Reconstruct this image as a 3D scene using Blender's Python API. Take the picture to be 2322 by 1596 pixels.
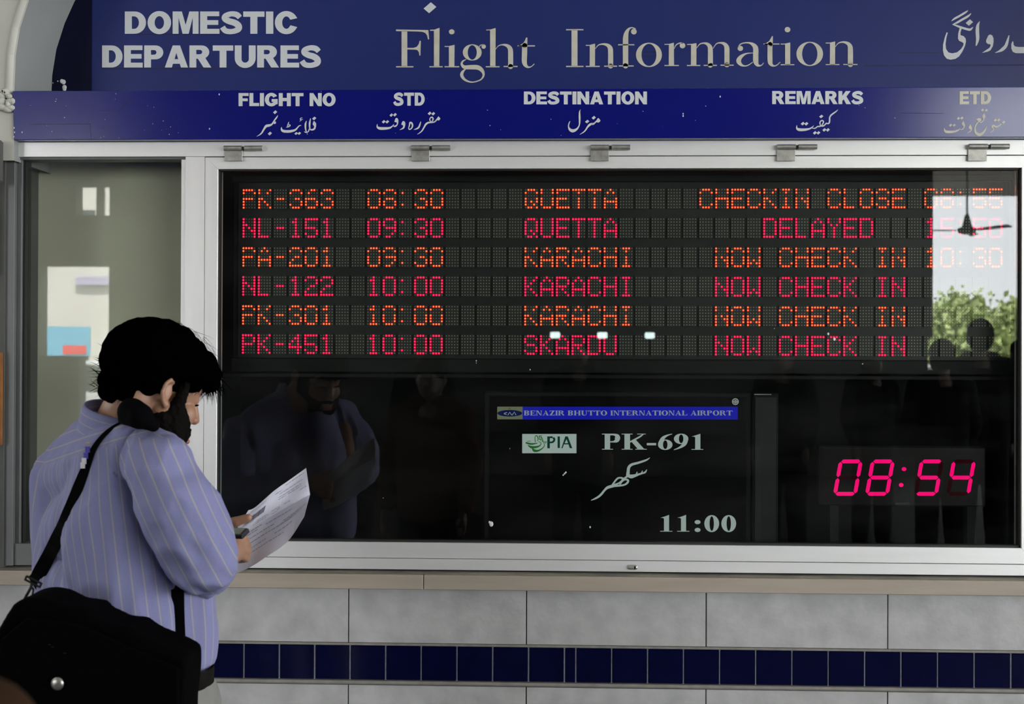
import bpy, bmesh, math, random
from mathutils import Vector, Matrix, noise
from mathutils.geometry import tessellate_polygon
from mathutils.bvhtree import BVHTree
random.seed(7)
for o in list(bpy.data.objects): bpy.data.objects.remove(o)
S = bpy.context.scene
R = math.radians
# ------------------------------------------------------------------ camera
FPX = 2600.0
CAM = Vector((0.0, -3.2, 1.55))
YAW, PIT, ROL = R(-1.930), R(0.312), R(0.221)
_fw = Vector((math.sin(YAW)*math.cos(PIT), math.cos(YAW)*math.cos(PIT), math.sin(PIT)))
_r = Vector((math.cos(YAW), -math.sin(YAW), 0)); _u = _r.cross(_fw)
RT = math.cos(ROL)*_r + math.sin(ROL)*_u
UP = -math.sin(ROL)*_r + math.cos(ROL)*_u
FW = _fw
cd = bpy.data.cameras.new('camera'); cam = bpy.data.objects.new('camera', cd)
S.collection.objects.link(cam); S.camera = cam
cam.matrix_world = Matrix(((RT.x, UP.x, -FW.x, CAM.x), (RT.y, UP.y, -FW.y, CAM.y), (RT.z, UP.z, -FW.z, CAM.z), (0, 0, 0, 1)))
cd.sensor_width = 36.0; cd.lens = FPX/2322*36.0; cd.clip_start = 0.05
cd.dof.use_dof = True; cd.dof.focus_distance = 3.15; cd.dof.aperture_fstop = 5.0
# ------------------------------------------------------------------ sky, sun, exposure
w = bpy.data.worlds.new('world'); S.world = w; w.use_nodes = True
nt = w.node_tree; nt.nodes.clear()
wo = nt.nodes.new('ShaderNodeOutputWorld'); bg = nt.nodes.new('ShaderNodeBackground')
tc = nt.nodes.new('ShaderNodeTexCoord'); sx = nt.nodes.new('ShaderNodeSeparateXYZ'); cr = nt.nodes.new('ShaderNodeValToRGB')
nt.links.new(tc.outputs['Generated'], sx.inputs[0]); nt.links.new(sx.outputs['Z'], cr.inputs[0])
cr.color_ramp.elements[0].color = (.95, .97, 1, 1); cr.color_ramp.elements[1].color = (.72, .86, 1, 1)
nt.links.new(cr.outputs[0], bg.inputs[0]); nt.links.new(bg.outputs[0], wo.inputs[0])
bg.inputs[1].default_value = 10.5
sl = bpy.data.lights.new('sun', 'SUN'); so = bpy.data.objects.new('sun', sl); S.collection.objects.link(so)
sl.energy = 60; sl.angle = R(1); sl.color = (1, .95, .86)
so.rotation_euler = Vector((-.25, -.62, -.9)).to_track_quat('-Z', 'Y').to_euler()
so.location = (0, 8, 30)
def portal(loc, rot, sx_, sy_):
    l = bpy.data.lights.new('portal', 'AREA'); l.shape = 'RECTANGLE'; l.size = sx_; l.size_y = sy_
    l.cycles.is_portal = True
    o = bpy.data.objects.new('portal', l); S.collection.objects.link(o); o.location = loc
    o.rotation_euler = Vector(rot).to_track_quat('-Z', 'Y').to_euler()
S.view_settings.view_transform = 'Standard'; S.view_settings.look = 'None'
S.view_settings.exposure = 0.0; S.view_settings.gamma = 1.0; S.view_settings.use_curve_mapping = False
S.cycles.use_denoising = True; S.cycles.max_bounces = 8; S.cycles.transparent_max_bounces = 16
S.cycles.caustics_reflective = False; S.cycles.caustics_refractive = False
S.cycles.sample_clamp_indirect = 8
# ------------------------------------------------------------------ picture measures -> places
def ray(px, py): return (FW*FPX + RT*(px-1161) - UP*(py-798)).normalized()
def W(px, py, y=0.0):
    d = ray(px, py); return CAM + d*((y-CAM.y)/d.y)
def V(px, py, d):                     # a thing seen mirrored in the glass stands d in front of it
    p = W(px, py, d); return Vector((p.x, -d, p.z))
# ------------------------------------------------------------------ materials
def mat(name, col, rough=.6, metal=0.0, noise_amt=0.0, scale=20.0, bump=0.0, bscale=None, spec=.5, emit=None, estr=0.0,
        coat=0.0, stretch=None, col2=None, sss=0.0, detail=6.0, sheen=0.0):
    m = bpy.data.materials.new(name); m.use_nodes = True; nt = m.node_tree
    b = nt.nodes['Principled BSDF']
    b.inputs['Base Color'].default_value = (*col, 1); b.inputs['Roughness'].default_value = rough
    b.inputs['Metallic'].default_value = metal; b.inputs['Specular IOR Level'].default_value = spec
    b.inputs['Coat Weight'].default_value = coat; b.inputs['Coat Roughness'].default_value = .05
    if sheen: b.inputs['Sheen Weight'].default_value = sheen
    if sss:
        b.inputs['Subsurface Weight'].default_value = sss; b.inputs['Subsurface Radius'].default_value = (.01, .004, .002)
    if emit: b.inputs['Emission Color'].default_value = (*emit, 1); b.inputs['Emission Strength'].default_value = estr
    if noise_amt or bump:
        t = nt.nodes.new('ShaderNodeTexCoord'); mp = nt.nodes.new('ShaderNodeMapping')
        mp.inputs['Scale'].default_value = stretch or (1, 1, 1)
        nt.links.new(t.outputs['Object'], mp.inputs[0])
    if noise_amt:
        n = nt.nodes.new('ShaderNodeTexNoise'); n.inputs['Scale'].default_value = scale; n.inputs['Detail'].default_value = detail
        nt.links.new(mp.outputs[0], n.inputs['Vector'])
        c = nt.nodes.new('ShaderNodeValToRGB'); nt.links.new(n.outputs[0], c.inputs[0])
        c2 = col2 or tuple(x*(1-noise_amt) for x in col)
        c.color_ramp.elements[0].position = .3; c.color_ramp.elements[1].position = .68
        c.color_ramp.elements[0].color = (*c2, 1); c.color_ramp.elements[1].color = (*col, 1)
        nt.links.new(c.outputs[0], b.inputs['Base Color'])
    if bump:
        n2 = nt.nodes.new('ShaderNodeTexNoise'); n2.inputs['Scale'].default_value = bscale or scale*3; n2.inputs['Detail'].default_value = 5
        nt.links.new(mp.outputs[0], n2.inputs['Vector'])
        bp = nt.nodes.new('ShaderNodeBump'); bp.inputs['Strength'].default_value = bump; bp.inputs['Distance'].default_value = .003
        nt.links.new(n2.outputs[0], bp.inputs['Height']); nt.links.new(bp.outputs[0], b.inputs['Normal'])
    return m
def emis(name, col, s=1.0):
    m = bpy.data.materials.new(name); m.use_nodes = True; b = m.node_tree.nodes['Principled BSDF']
    b.inputs['Specular IOR Level'].default_value = 0; b.inputs['Base Color'].default_value = (.002, .002, .002, 1); b.inputs['Roughness'].default_value = .5
    b.inputs['Emission Color'].default_value = (*col, 1); b.inputs['Emission Strength'].default_value = s
    return m
def glass_mat():
    m = bpy.data.materials.new('window_glass'); m.use_nodes = True; nt = m.node_tree; nt.nodes.clear()
    N = nt.nodes.new; L = nt.links.new
    out = N('ShaderNodeOutputMaterial'); tr = N('ShaderNodeBsdfTransparent'); gl = N('ShaderNodeBsdfGlossy'); df = N('ShaderNodeBsdfDiffuse')
    tr.inputs[0].default_value = (.95, .97, .955, 1); gl.inputs['Roughness'].default_value = 0.0
    lw = N('ShaderNodeLayerWeight'); lw.inputs['Blend'].default_value = .5
    p = N('ShaderNodeMath'); p.operation = 'POWER'; p.inputs[1].default_value = 5; L(lw.outputs['Facing'], p.inputs[0])
    a = N('ShaderNodeMath'); a.operation = 'MULTIPLY_ADD'; a.inputs[1].default_value = .95; a.inputs[2].default_value = .048; L(p.outputs[0], a.inputs[0])
    mx = N('ShaderNodeMixShader'); L(a.outputs[0], mx.inputs[0]); L(tr.outputs[0], mx.inputs[1]); L(gl.outputs[0], mx.inputs[2])
    t = N('ShaderNodeTexCoord'); mp = N('ShaderNodeMapping'); mp.inputs['Rotation'].default_value = (0, R(35), 0); mp.inputs['Scale'].default_value = (1.2, 1, 4)
    n = N('ShaderNodeTexNoise'); n.inputs['Scale'].default_value = 2.5; n.inputs['Detail'].default_value = 8
    L(t.outputs['Object'], mp.inputs[0]); L(mp.outputs[0], n.inputs['Vector'])
    rp = N('ShaderNodeMapRange'); rp.inputs[1].default_value = .42; rp.inputs[2].default_value = .75; rp.inputs[3].default_value = 0.0; rp.inputs[4].default_value = .006
    L(n.outputs[0], rp.inputs[0])
    df.inputs[0].default_value = (.7, .7, .66, 1)
    m2 = N('ShaderNodeMixShader'); L(rp.outputs[0], m2.inputs[0]); L(mx.outputs[0], m2.inputs[1]); L(df.outputs[0], m2.inputs[2])
    L(m2.outputs[0], out.inputs[0]); return m
M = {}
M['alu'] = mat('anodised_aluminium', (.90, .90, .885), .42, .5, .05, 3, stretch=(1, 1, 14), bump=.05, bscale=60)
M['alu_v'] = mat('anodised_aluminium_upright', (.95, .94, .925), .36, .7, .05, 3, stretch=(14, 14, 1), bump=.05, bscale=60)
M['alu_dull'] = mat('weathered_aluminium', (.17, .175, .175), .5, .3, .15, 5)
M['gasket'] = mat('black_rubber', (.012, .014, .012), .6)
M['steel'] = mat('hinge_steel', (.52, .51, .47), .38, .6, .35, 60, bump=.1)
M['pin'] = mat('hinge_pin', (.05, .045, .04), .5, .5)
M['tile'] = mat('pale_wall_tile', (.50, .50, .49), .38, 0, .26, 13, bump=.2, bscale=70, detail=14)
M['tile_blue'] = mat('cobalt_glazed_tile', (.0018, .0026, .030), .12, 0, .3, 20, bump=.03, bscale=25)
M['grout'] = mat('grout', (.16, .145, .12), .9, 0, .3, 60)
M['grout_pale'] = mat('pale_grout', (.26, .26, .28), .9, 0, .3, 60)
M['trimrod'] = mat('stone_pencil_trim', (.26, .245, .22), .55, 0, .25, 30)
M['sill'] = mat('sill_stone', (.42, .36, .29), .55, 0, .18, 7, stretch=(.4, 1, 3), bump=.1, bscale=60)
M['sill_dark'] = mat('sill_bed_mortar', (.2, .19, .15), .8, 0, .6, 25, stretch=(.3, 1, 3))
M['plaster'] = mat('painted_plaster', (.62, .62, .56), .75, 0, .15, 5, bump=.25, bscale=25)
M['hollow'] = mat('broken_masonry', (.05, .04, .03), .9, 0, .5, 30)
M['plaster_grey'] = mat('grey_painted_plaster', (.30, .31, .30), .75, 0, .08, 6, bump=.1, bscale=40)
M['wall_grey'] = mat('grey_pilaster_paint', (.10, .10, .093), .7, 0, .2, 5, bump=.2, bscale=30)
M['rust'] = mat('orange_wood', (.35, .13, .03), .6, 0, .4, 20)
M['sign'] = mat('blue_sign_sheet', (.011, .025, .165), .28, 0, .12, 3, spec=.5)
M['sign_shade'] = mat('navy_shade_sheet', (.002, .003, .022), .4, spec=.2)  # near-black navy stands in for the arch's shade on the sign
M['band'] = mat('royal_blue_band', (.003, .006, .19), .17, 0, .1, 5, bump=.02, bscale=4, spec=.6)
M['vinyl'] = mat('white_vinyl', (.72, .75, .77), .5)
M['vinyl_warm'] = mat('cream_vinyl', (.68, .66, .55), .5, 0, .12, 30)
M['black'] = mat('black_case', (.0015, .0015, .0015), .7, spec=.1)
M['sign_seam'] = mat('sheet_seam', (.012, .016, .07), .6)
M['plate'] = mat('led_face_plate', (.010, .011, .010), .45, spec=.3)
M['module'] = mat('led_module_face', (.020, .021, .018), .5, spec=.3)
M['dot_off'] = mat('unlit_led', (.27, .275, .20), .35)
M['led_o_halo'] = emis('led_orange_halo', (1, .02, .006), 1.15)  # wider red disc imitating the lens glow round a lit dot
M['led_o'] = emis('led_orange_core', (1, .42, .12), 1.5)
M['led_p_halo'] = emis('led_pink_halo', (1, .0, .05), 1.1)  # same imitated glow for the pink rows
M['led_p'] = emis('led_pink_core', (1, .06, .22), 1.35)
M['seg_on'] = emis('clock_segment_lit', (1, .002, .18), 1.05)
M['seg_off'] = emis('clock_segment_unlit', (.035, .0, .003), .45)
M['clock_face'] = mat('clock_face', (.002, .0003, .0004), .35, spec=.15)
M['case_grey'] = mat('dark_grey_case', (.006, .007, .006), .6, 0, .3, 9, spec=.15)
M['screen'] = mat('screen_black', (.0006, .0006, .0006), .35, spec=.1)
M['scr_white'] = emis('screen_white', (.33, .40, .375), .9)
M['scr_blue'] = emis('screen_blue', (.008, .010, .33), 1.0)
M['scr_box'] = emis('screen_logo_ground', (.32, .40, .37), .95)
M['scr_cream'] = emis('screen_emblem_ground', (.13, .15, .09), .9)
M['scr_navy'] = emis('screen_emblem_oval', (.002, .006, .05), 1)
M['scr_green'] = emis('screen_green', (.012, .11, .015), 1)
M['scr_dkgreen'] = emis('screen_dark_green', (.002, .03, .02), 1)
M['scr_text'] = emis('screen_title', (.24, .29, .33), .9)
M['curtain'] = mat('olive_backing_board', (.72, .70, .54), .8, 0, .07, 3)
M['glass'] = glass_mat()
M['skin'] = mat('skin', (.35, .185, .115), .5, 0, .12, 30, bump=.06, bscale=250, sss=.12)
M['hair'] = mat('black_hair', (.0006, .0005, .0005), .8, 0, 0, bump=.3, bscale=160, spec=0)
M['beard'] = mat('beard', (.004, .003, .0022), .85, metal=0, noise_amt=.5, scale=140, bump=.7, bscale=260, spec=.08)
M['lip'] = mat('lips', (.30, .10, .07), .45)
M['strap'] = mat('black_webbing', (.0015, .0015, .002), .9, 0, 0, bump=.3, bscale=300, spec=.04)
M['bag'] = mat('black_nylon', (.0009, .0009, .0012), .9, 0, 0, bump=.25, bscale=200, spec=.03)
M['buckle'] = mat('dark_metal', (.02, .02, .02), .45, .8)
M['snap'] = mat('snap_metal', (.5, .48, .44), .35, .9, .3, 90)
M['trouser'] = mat('grey_trousers', (.20, .20, .18), .8, 0, .1, 40, bump=.2, bscale=60)
M['belt'] = mat('black_leather', (.006, .005, .004), .7, spec=.08)
M['paper'] = mat('white_paper', (.60, .60, .68), .7)
M['ink'] = mat('printed_ink', (.10, .10, .14), .7)
M['phone'] = mat('phone_black', (.006, .007, .008), .3)
M['phone_scr'] = mat('phone_screen', (.26, .32, .29), .3)
M['tag'] = mat('tag_blue', (.05, .04, .30), .6)
M['white_tag'] = mat('tag_white', (.6, .58, .6), .6)
M['sticker'] = mat('pale_sticker', (.35, .38, .36), .6)
M['floor'] = mat('hall_floor', (.03, .029, .027), .75, 0, .2, 3, spec=.1)
M['ceil'] = mat('ceiling_paint', (.55, .52, .47), .85, 0, .1, 2)
M['back'] = mat('dark_back_wall', (.012, .012, .012), .9, 0, .2, 2)
M['grey_back'] = mat('grey_back_pillar', (.13, .13, .12), .8, 0, .2, 2)
M['asphalt'] = mat('asphalt', (.22, .21, .20), .9, 0, .2, 2)
M['building'] = mat('cream_building', (.62, .6, .56), .9, 0, .1, 1)
M['leaf'] = mat('leaf', (.50, .60, .24), .6, 0, .5, 3)
M['bark'] = mat('bark', (.12, .09, .06), .9, 0, .3, 10)
M['carpaint'] = mat('white_car_paint', (.7, .7, .7), .25)
M['carglass'] = mat('car_glass', (.03, .035, .04), .1)
M['tyre'] = mat('tyre', (.02, .02, .02), .8)
M['fan'] = mat('fan_brown', (.06, .045, .04), .4)
M['lampw'] = emis('lamp_white', (.8, 1, .97), 14)
M['cloth_dark'] = mat('dark_cloth', (.004, .004, .005), .9, spec=.1)
M['skin_backlit'] = mat('backlit_skin', (.05, .028, .018), .6)  # skin darkened in its colour to imitate backlit silhouettes
M['cloth_brown'] = mat('brown_cloth', (.030, .014, .006), .9, 0, .3, 12, spec=.1)
M['hoarding'] = mat('blue_hoarding', (.12, .35, .5), .7)
M['hoard_red'] = mat('hoarding_red', (.6, .06, .06), .7)
# ------------------------------------------------------------------ builders
COL = S.collection
def link(name, me, parent=None, m=None):
    o = bpy.data.objects.new(name, me); COL.objects.link(o)
    if parent: o.parent = parent
    if m is not None and me is not None:
        for x in (m if isinstance(m, (list, tuple)) else [m]): me.materials.append(x)
    return o
def tag(o, label=None, cat=None, group=None, kind=None):
    if label: o['label'] = label
    if cat: o['category'] = cat
    if group: o['group'] = group
    if kind: o['kind'] = kind
    return o
def empty(name, loc=(0, 0, 0)):
    o = bpy.data.objects.new(name, None); COL.objects.link(o); o.location = loc; o.empty_display_size = .05
    bpy.context.view_layer.update() if False else None
    return o
class MB:
    def __init__(s): s.v = []; s.f = []; s.mi = []; s.sm = []
    def add(s, vs, fs, mi=0, smooth=False):
        b = len(s.v); s.v += [tuple(v) for v in vs]
        for f in fs: s.f.append(tuple(b+i for i in f)); s.mi.append(mi); s.sm.append(smooth)
    def box(s, x0, x1, y0, y1, z0, z1, mi=0, bev=0.0):
        if bev <= 0:
            vs = [(x, y, z) for x in (x0, x1) for y in (y0, y1) for z in (z0, z1)]
            s.add(vs, [(0, 1, 3, 2), (4, 6, 7, 5), (0, 4, 5, 1), (2, 3, 7, 6), (0, 2, 6, 4), (1, 5, 7, 3)], mi); return
        bm = bmesh.new(); bmesh.ops.create_cube(bm, size=1)
        for v in bm.verts: v.co = Vector(((x0+x1)/2+v.co.x*(x1-x0), (y0+y1)/2+v.co.y*(y1-y0), (z0+z1)/2+v.co.z*(z1-z0)))
        bmesh.ops.bevel(bm, geom=bm.edges[:], offset=bev, segments=1, affect='EDGES')
        s.add([v.co.copy() for v in bm.verts], [[v.index for v in f.verts] for f in bm.faces], mi); bm.free()
    def cyl(s, a, b, r0, r1=None, n=16, mi=0, smooth=True):
        a = Vector(a); b = Vector(b); r1 = r0 if r1 is None else r1
        d = (b-a).normalized(); u = d.orthogonal().normalized(); v = d.cross(u)
        vs = [a+(u*math.cos(2*math.pi*i/n)+v*math.sin(2*math.pi*i/n))*r0 for i in range(n)]
        vs += [b+(u*math.cos(2*math.pi*i/n)+v*math.sin(2*math.pi*i/n))*r1 for i in range(n)]
        s.add(vs, [(i, (i+1) % n, n+(i+1) % n, n+i) for i in range(n)], mi, smooth)
        s.add(vs, [tuple(range(n))[::-1], tuple(range(n, 2*n))], mi)
    def tube(s, pts, r, n=8, mi=0):
        for a, b in zip(pts, pts[1:]): s.cyl(a, b, r, r, n, mi)
        for p in pts[1:-1]: s.ell(p, (r, r, r), n=6, mi=mi)
    def capsule(s, a, b, r0, r1, n=20, k=6, mi=0):
        a = Vector(a); b = Vector(b); d = b-a
        if d.length < 1e-6: d = Vector((0, 0, 1e-5))
        d.normalize(); u = d.orthogonal().normalized(); v = d.cross(u)
        rings = [(a, r0, -math.pi/2+math.pi/2*i/k) for i in range(1, k+1)]+[(b, r1, math.pi/2*i/k) for i in range(0, k)]
        vs = [a-d*r0]
        for c, r, t in rings:
            for i in range(n):
                an = 2*math.pi*i/n; vs.append(c+d*r*math.sin(t)+(u*math.cos(an)+v*math.sin(an))*r*math.cos(t))
        vs.append(b+d*r1); fs = []
        for i in range(n): fs.append((0, 1+(i+1) % n, 1+i))
        for j in range(len(rings)-1):
            for i in range(n):
                p = 1+j*n; fs.append((p+i, p+(i+1) % n, p+n+(i+1) % n, p+n+i))
        p = 1+(len(rings)-1)*n; e = len(vs)-1
        for i in range(n): fs.append((p+i, p+(i+1) % n, e))
        s.add(vs, fs, mi, True)
    def ell(s, c, rad, mtx=None, n=12, mi=0):
        c = Vector(c); vs = []; fs = []; m2 = 2*n
        pts = [Vector((0, 0, -1))]
        for j in range(1, n):
            t = -math.pi/2+math.pi*j/n
            for i in range(m2): pts.append(Vector((math.cos(t)*math.cos(math.pi*i/n), math.cos(t)*math.sin(math.pi*i/n), math.sin(t))))
        pts.append(Vector((0, 0, 1)))
        for q in pts:
            q = Vector((q.x*rad[0], q.y*rad[1], q.z*rad[2])); vs.append(c+(mtx @ q if mtx else q))
        for i in range(m2): fs.append((0, 1+(i+1) % m2, 1+i))
        for j in range(n-2):
            for i in range(m2):
                p = 1+j*m2; fs.append((p+i, p+(i+1) % m2, p+m2+(i+1) % m2, p+m2+i))
        p = 1+(n-2)*m2; e = len(vs)-1
        for i in range(m2): fs.append((p+i, p+(i+1) % m2, e))
        s.add(vs, fs, mi, True)
    def mesh(s, name):
        me = bpy.data.meshes.new(name); me.from_pydata(s.v, [], s.f)
        me.polygons.foreach_set('material_index', s.mi); me.polygons.foreach_set('use_smooth', s.sm)
        me.update(); return me
    def build(s, name, m, parent=None): return link(name, s.mesh(name), parent, m)
def remesh(mb, name, voxel, m, parent=None, smooth=3, disp=None, fac=.5):
    o = link(name+'_src', mb.mesh(name))
    md = o.modifiers.new('r', 'REMESH'); md.mode = 'VOXEL'; md.voxel_size = voxel; md.use_smooth_shade = True
    if smooth: ms = o.modifiers.new('s', 'SMOOTH'); ms.iterations = smooth; ms.factor = fac
    dg = bpy.context.evaluated_depsgraph_get(); me = bpy.data.meshes.new_from_object(o.evaluated_get(dg))
    bpy.data.objects.remove(o)
    me.materials.clear()
    if disp:
        nrm = [v.normal.copy() for v in me.vertices]
        for v, n in zip(me.vertices, nrm): v.co += n*disp(v.co, n)
        me.update()
    for p in me.polygons: p.use_smooth = True
    me.name = name
    return link(name, me, parent, m)
def slab(name, m, x0, x1, y0, y1, z0, z1, parent=None, bev=0.0):
    b = MB(); b.box(x0, x1, y0, y1, z0, z1, 0, bev); return b.build(name, m, parent)
def crs(pts, k=6, closed=False):
    n = len(pts); out = []
    if n < 3: return [tuple(p) for p in pts]
    rng = range(n if closed else n-1)
    for i in rng:
        g = (lambda j: pts[j % n]) if closed else (lambda j: pts[max(0, min(n-1, j))])
        p0, p1, p2, p3 = g(i-1), g(i), g(i+1), g(i+2)
        for q in range(k):
            t = q/k
            out.append(tuple(.5*(2*b+(c-a)*t+(2*a-5*b+4*c-d)*t*t+(3*b-a-3*c+d)*t**3) for a, b, c, d in zip(p0, p1, p2, p3)))
    if not closed: out.append(tuple(pts[-1]))
    return out
class Pen:
    """flat lettering: contours drawn on a surface, cut out with a little thickness"""
    def __init__(s, fn, th=.0006): s.fn = fn; s.th = th; s.mb = MB()
    def tf(s, ox, oy, sc): s.o = (ox, oy, sc); return s
    def _p(s, x, y): ox, oy, sc = s.o; return ox+x/sc, oy+y/sc
    def contours(s, cs):
        loops = []
        for c in cs: loops.append([Vector((x, y, 0)) for x, y in c])
        tris = tessellate_polygon(loops); flat = [v for l in loops for v in l]
        fr = [s.fn(*s._p(v.x, v.y), s.th) for v in flat]; bk = [s.fn(*s._p(v.x, v.y), 0) for v in flat]
        n = len(fr); fs = []
        for t in tris:
            a, b, c = (fr[i] for i in t); nn = (b-a).cross(c-a)
            fs.append(tuple(t) if nn.y < 0 else tuple(t)[::-1])
        k = 0
        for l in loops:
            m_ = len(l)
            for i in range(m_): a = k+i; b = k+(i+1) % m_; fs.append((a, b, n+b, n+a))
            k += m_
        s.mb.add(fr+bk, fs)
    def poly(s, pts, smooth=0): s.contours([crs(pts, smooth, True) if smooth else pts]); return s
    def rect(s, x0, y0, x1, y1): return s.poly([(x0, y0), (x1, y0), (x1, y1), (x0, y1)])
    def ring(s, cx, cy, rx, ry, ix=0, iy=0, n=40, icx=None):
        e = lambda c, a, b: [(c+a*math.cos(2*math.pi*i/n), cy+b*math.sin(2*math.pi*i/n)) for i in range(n)]
        cs = [e(cx, rx, ry)]
        if ix: cs.append(e(icx if icx is not None else cx, ix, iy))
        s.contours(cs); return s
    def disc(s, cx, cy, rx, ry=None, n=20): return s.ring(cx, cy, rx, ry or rx, n=n)
    def dia(s, cx, cy, r, ry=None):
        ry = ry or r; k = .14
        return s.poly([(cx-r, cy+ry*k), (cx-r*k, cy+ry), (cx+r, cy-ry*k), (cx+r*k, cy-ry)])
    def stroke(s, pts, k=5):
        q = crs(pts, k); L = []; Rr = []
        for i, p in enumerate(q):
            a = q[max(0, i-1)]; b = q[min(len(q)-1, i+1)]; dx, dy = b[0]-a[0], b[1]-a[1]; l = math.hypot(dx, dy) or 1
            nx, ny = -dy/l*p[2]/2, dx/l*p[2]/2; L.append((p[0]+nx, p[1]+ny)); Rr.append((p[0]-nx, p[1]-ny))
        for i in range(len(q)-1):
            fr = [s.fn(*s._p(*c), s.th) for c in (L[i], L[i+1], Rr[i+1], Rr[i])]
            bk = [s.fn(*s._p(*c), 0) for c in (L[i], L[i+1], Rr[i+1], Rr[i])]
            s.mb.add(fr+bk, [(0, 1, 2, 3), (0, 4, 5, 1), (3, 2, 6, 7)]+([(0, 3, 7, 4)] if i == 0 else [])+([(1, 5, 6, 2)] if i == len(q)-2 else []))
        for e in (q[0], q[-1]):
            if e[2] > 12: s.disc(e[0], e[1], e[2]/2, n=12)
        return s
    def build(s, name, m, parent): return s.mb.build(name, m, parent)
def arc(cx, cy, rx, ry, a0, a1, n=10):
    return [(cx+rx*math.cos(R(a0+(a1-a0)*i/n)), cy+ry*math.sin(R(a0+(a1-a0)*i/n))) for i in range(n+1)]
# heavy grotesque capitals, unit height, y up
def heavy():
    g = {}
    g['D'] = (.90, [[(0, 0), (0, 1)]+arc(.42, .5, .48, .5, 90, -90, 16), [(.30, .22)]+arc(.40, .5, .20, .28, -90, 90, 12)+[(.30, .78)]])
    g['O'] = (1.0, [arc(.5, .5, .5, .52, 0, 350, 30), arc(.5, .5, .20, .29, 0, 350, 24)])
    g['E'] = (.82, [[(0, 0), (.82, 0), (.82, .22), (.30, .22), (.30, .40), (.77, .40), (.77, .61), (.30, .61), (.30, .79), (.81, .79), (.81, 1), (0, 1)]])
    g['F'] = (.76, [[(0, 0), (.30, 0), (.30, .38), (.70, .38), (.70, .59), (.30, .59), (.30, .78), (.76, .78), (.76, 1), (0, 1)]])
    g['L'] = (.74, [[(0, 0), (.74, 0), (.74, .24), (.30, .24), (.30, 1), (0, 1)]])
    g['I'] = (.31, [[(0, 0), (.31, 0), (.31, 1), (0, 1)]])
    g['T'] = (.90, [[(.30, 0), (.60, 0), (.60, .76), (.90, .76), (.90, 1), (0, 1), (0, .76), (.30, .76)]])
    g['M'] = (1.10, [[(0, 0), (.25, 0), (.25, .72), (.42, 0), (.68, 0), (.85, .72), (.85, 0), (1.10, 0), (1.10, 1), (.71, 1), (.55, .40), (.39, 1), (0, 1)]])
    g['N'] = (.92, [[(0, 0), (.28, 0), (.28, .54), (.64, 0), (.92, 0), (.92, 1), (.64, 1), (.64, .46), (.28, 1), (0, 1)]])
    g['H'] = (.92, [[(0, 0), (.30, 0), (.30, .38), (.62, .38), (.62, 0), (.92, 0), (.92, 1), (.62, 1), (.62, .63), (.30, .63), (.30, 1), (0, 1)]])
    g['K'] = (.98, [[(0, 0), (.30, 0), (.30, .25), (.41, .37), (.61, 0), (.98, 0), (.62, .58), (.95, 1), (.57, 1), (.30, .63), (.30, 1), (0, 1)]])
    g['A'] = (1.02, [[(0, 0), (.31, 0), (.36, .17), (.66, .17), (.71, 0), (1.02, 0), (.67, 1), (.35, 1)], [(.43, .38), (.51, .66), (.59, .38)]])
    g['P'] = (.84, [[(0, 0), (.30, 0), (.30, .37)]+arc(.50, .685, .34, .315, -90, 90, 14)+[(0, 1)], [(.30, .58)]+arc(.44, .685, .10, .105, -90, 90, 8)+[(.30, .79)]])
    g['R'] = (.96, [[(0, 0), (.30, 0), (.30, .40), (.37, .40), (.62, 0), (.96, 0), (.70, .43)]+arc(.54, .70, .33, .30, -50, 90, 12)+[(0, 1)], [(.30, .60)]+arc(.46, .70, .10, .10, -90, 90, 8)+[(.30, .80)]])
    g['U'] = (.92, [[(0, 1)]+arc(.46, .42, .46, .44, 180, 360, 18)+[(.92, 1), (.62, 1)]+arc(.46, .38, .16, .16, 360, 180, 10)+[(.30, 1)]])
    g['C'] = (.95, [[(.66, .38)]+[(.95, .30)]+arc(.49, .5, .49, .52, -28, -332, 26)[1:]+[(.95, .70), (.66, .63)]+arc(.49, .5, .18, .28, 35, 325, 18)])
    g['G'] = (1.0, [[(.98, .16)]+arc(.50, .5, .50, .52, -45, -328, 24)+[(.66, .66)]+arc(.49, .5, .18, .28, 35, 310, 16)+[(.70, .33), (.52, .33), (.52, .54), (.98, .54)]])
    return g
HV = heavy()
S_ST = [(.80, .73, .23), (.66, .86, .25), (.42, .89, .23), (.20, .80, .25), (.17, .68, .27), (.33, .57, .27), (.58, .49, .28), (.74, .36, .28), (.73, .20, .26), (.48, .10, .23), (.20, .13, .24), (.06, .30, .24)]
def heavy_text(P, txt, x0, x1, ytop, ybot):
    g = .065; w_ = 0
    for c in txt: w_ += (.34 if c == ' ' else (.88 if c == 'S' else HV[c][0]))+g
    w_ -= g; sx_ = (x1-x0)/w_; h = ybot-ytop; x = x0
    for c in txt:
        if c == ' ': x += (.34+g)*sx_; continue
        P.tf(0, 0, 1)
        if c == 'S':
            q = crs(S_ST, 5); L = []; Q = []
            for i, p in enumerate(q):
                a = q[max(0, i-1)]; b = q[min(len(q)-1, i+1)]; dx, dy = b[0]-a[0], b[1]-a[1]; l = math.hypot(dx, dy) or 1
                L.append((p[0]-dy/l*p[2]/2, p[1]+dx/l*p[2]/2)); Q.append((p[0]+dy/l*p[2]/2, p[1]-dx/l*p[2]/2))
            P.contours([[(x+u*sx_, ybot-v*h) for u, v in L+Q[::-1]]]); x += (.88+g)*sx_; continue
        wd, cs = HV[c]; P.contours([[(x+u*sx_, ybot-v*h) for u, v in c_] for c_ in cs]); x += (wd+g)*sx_
# ================================================================== THE SETTING
XL = -1.525
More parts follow.
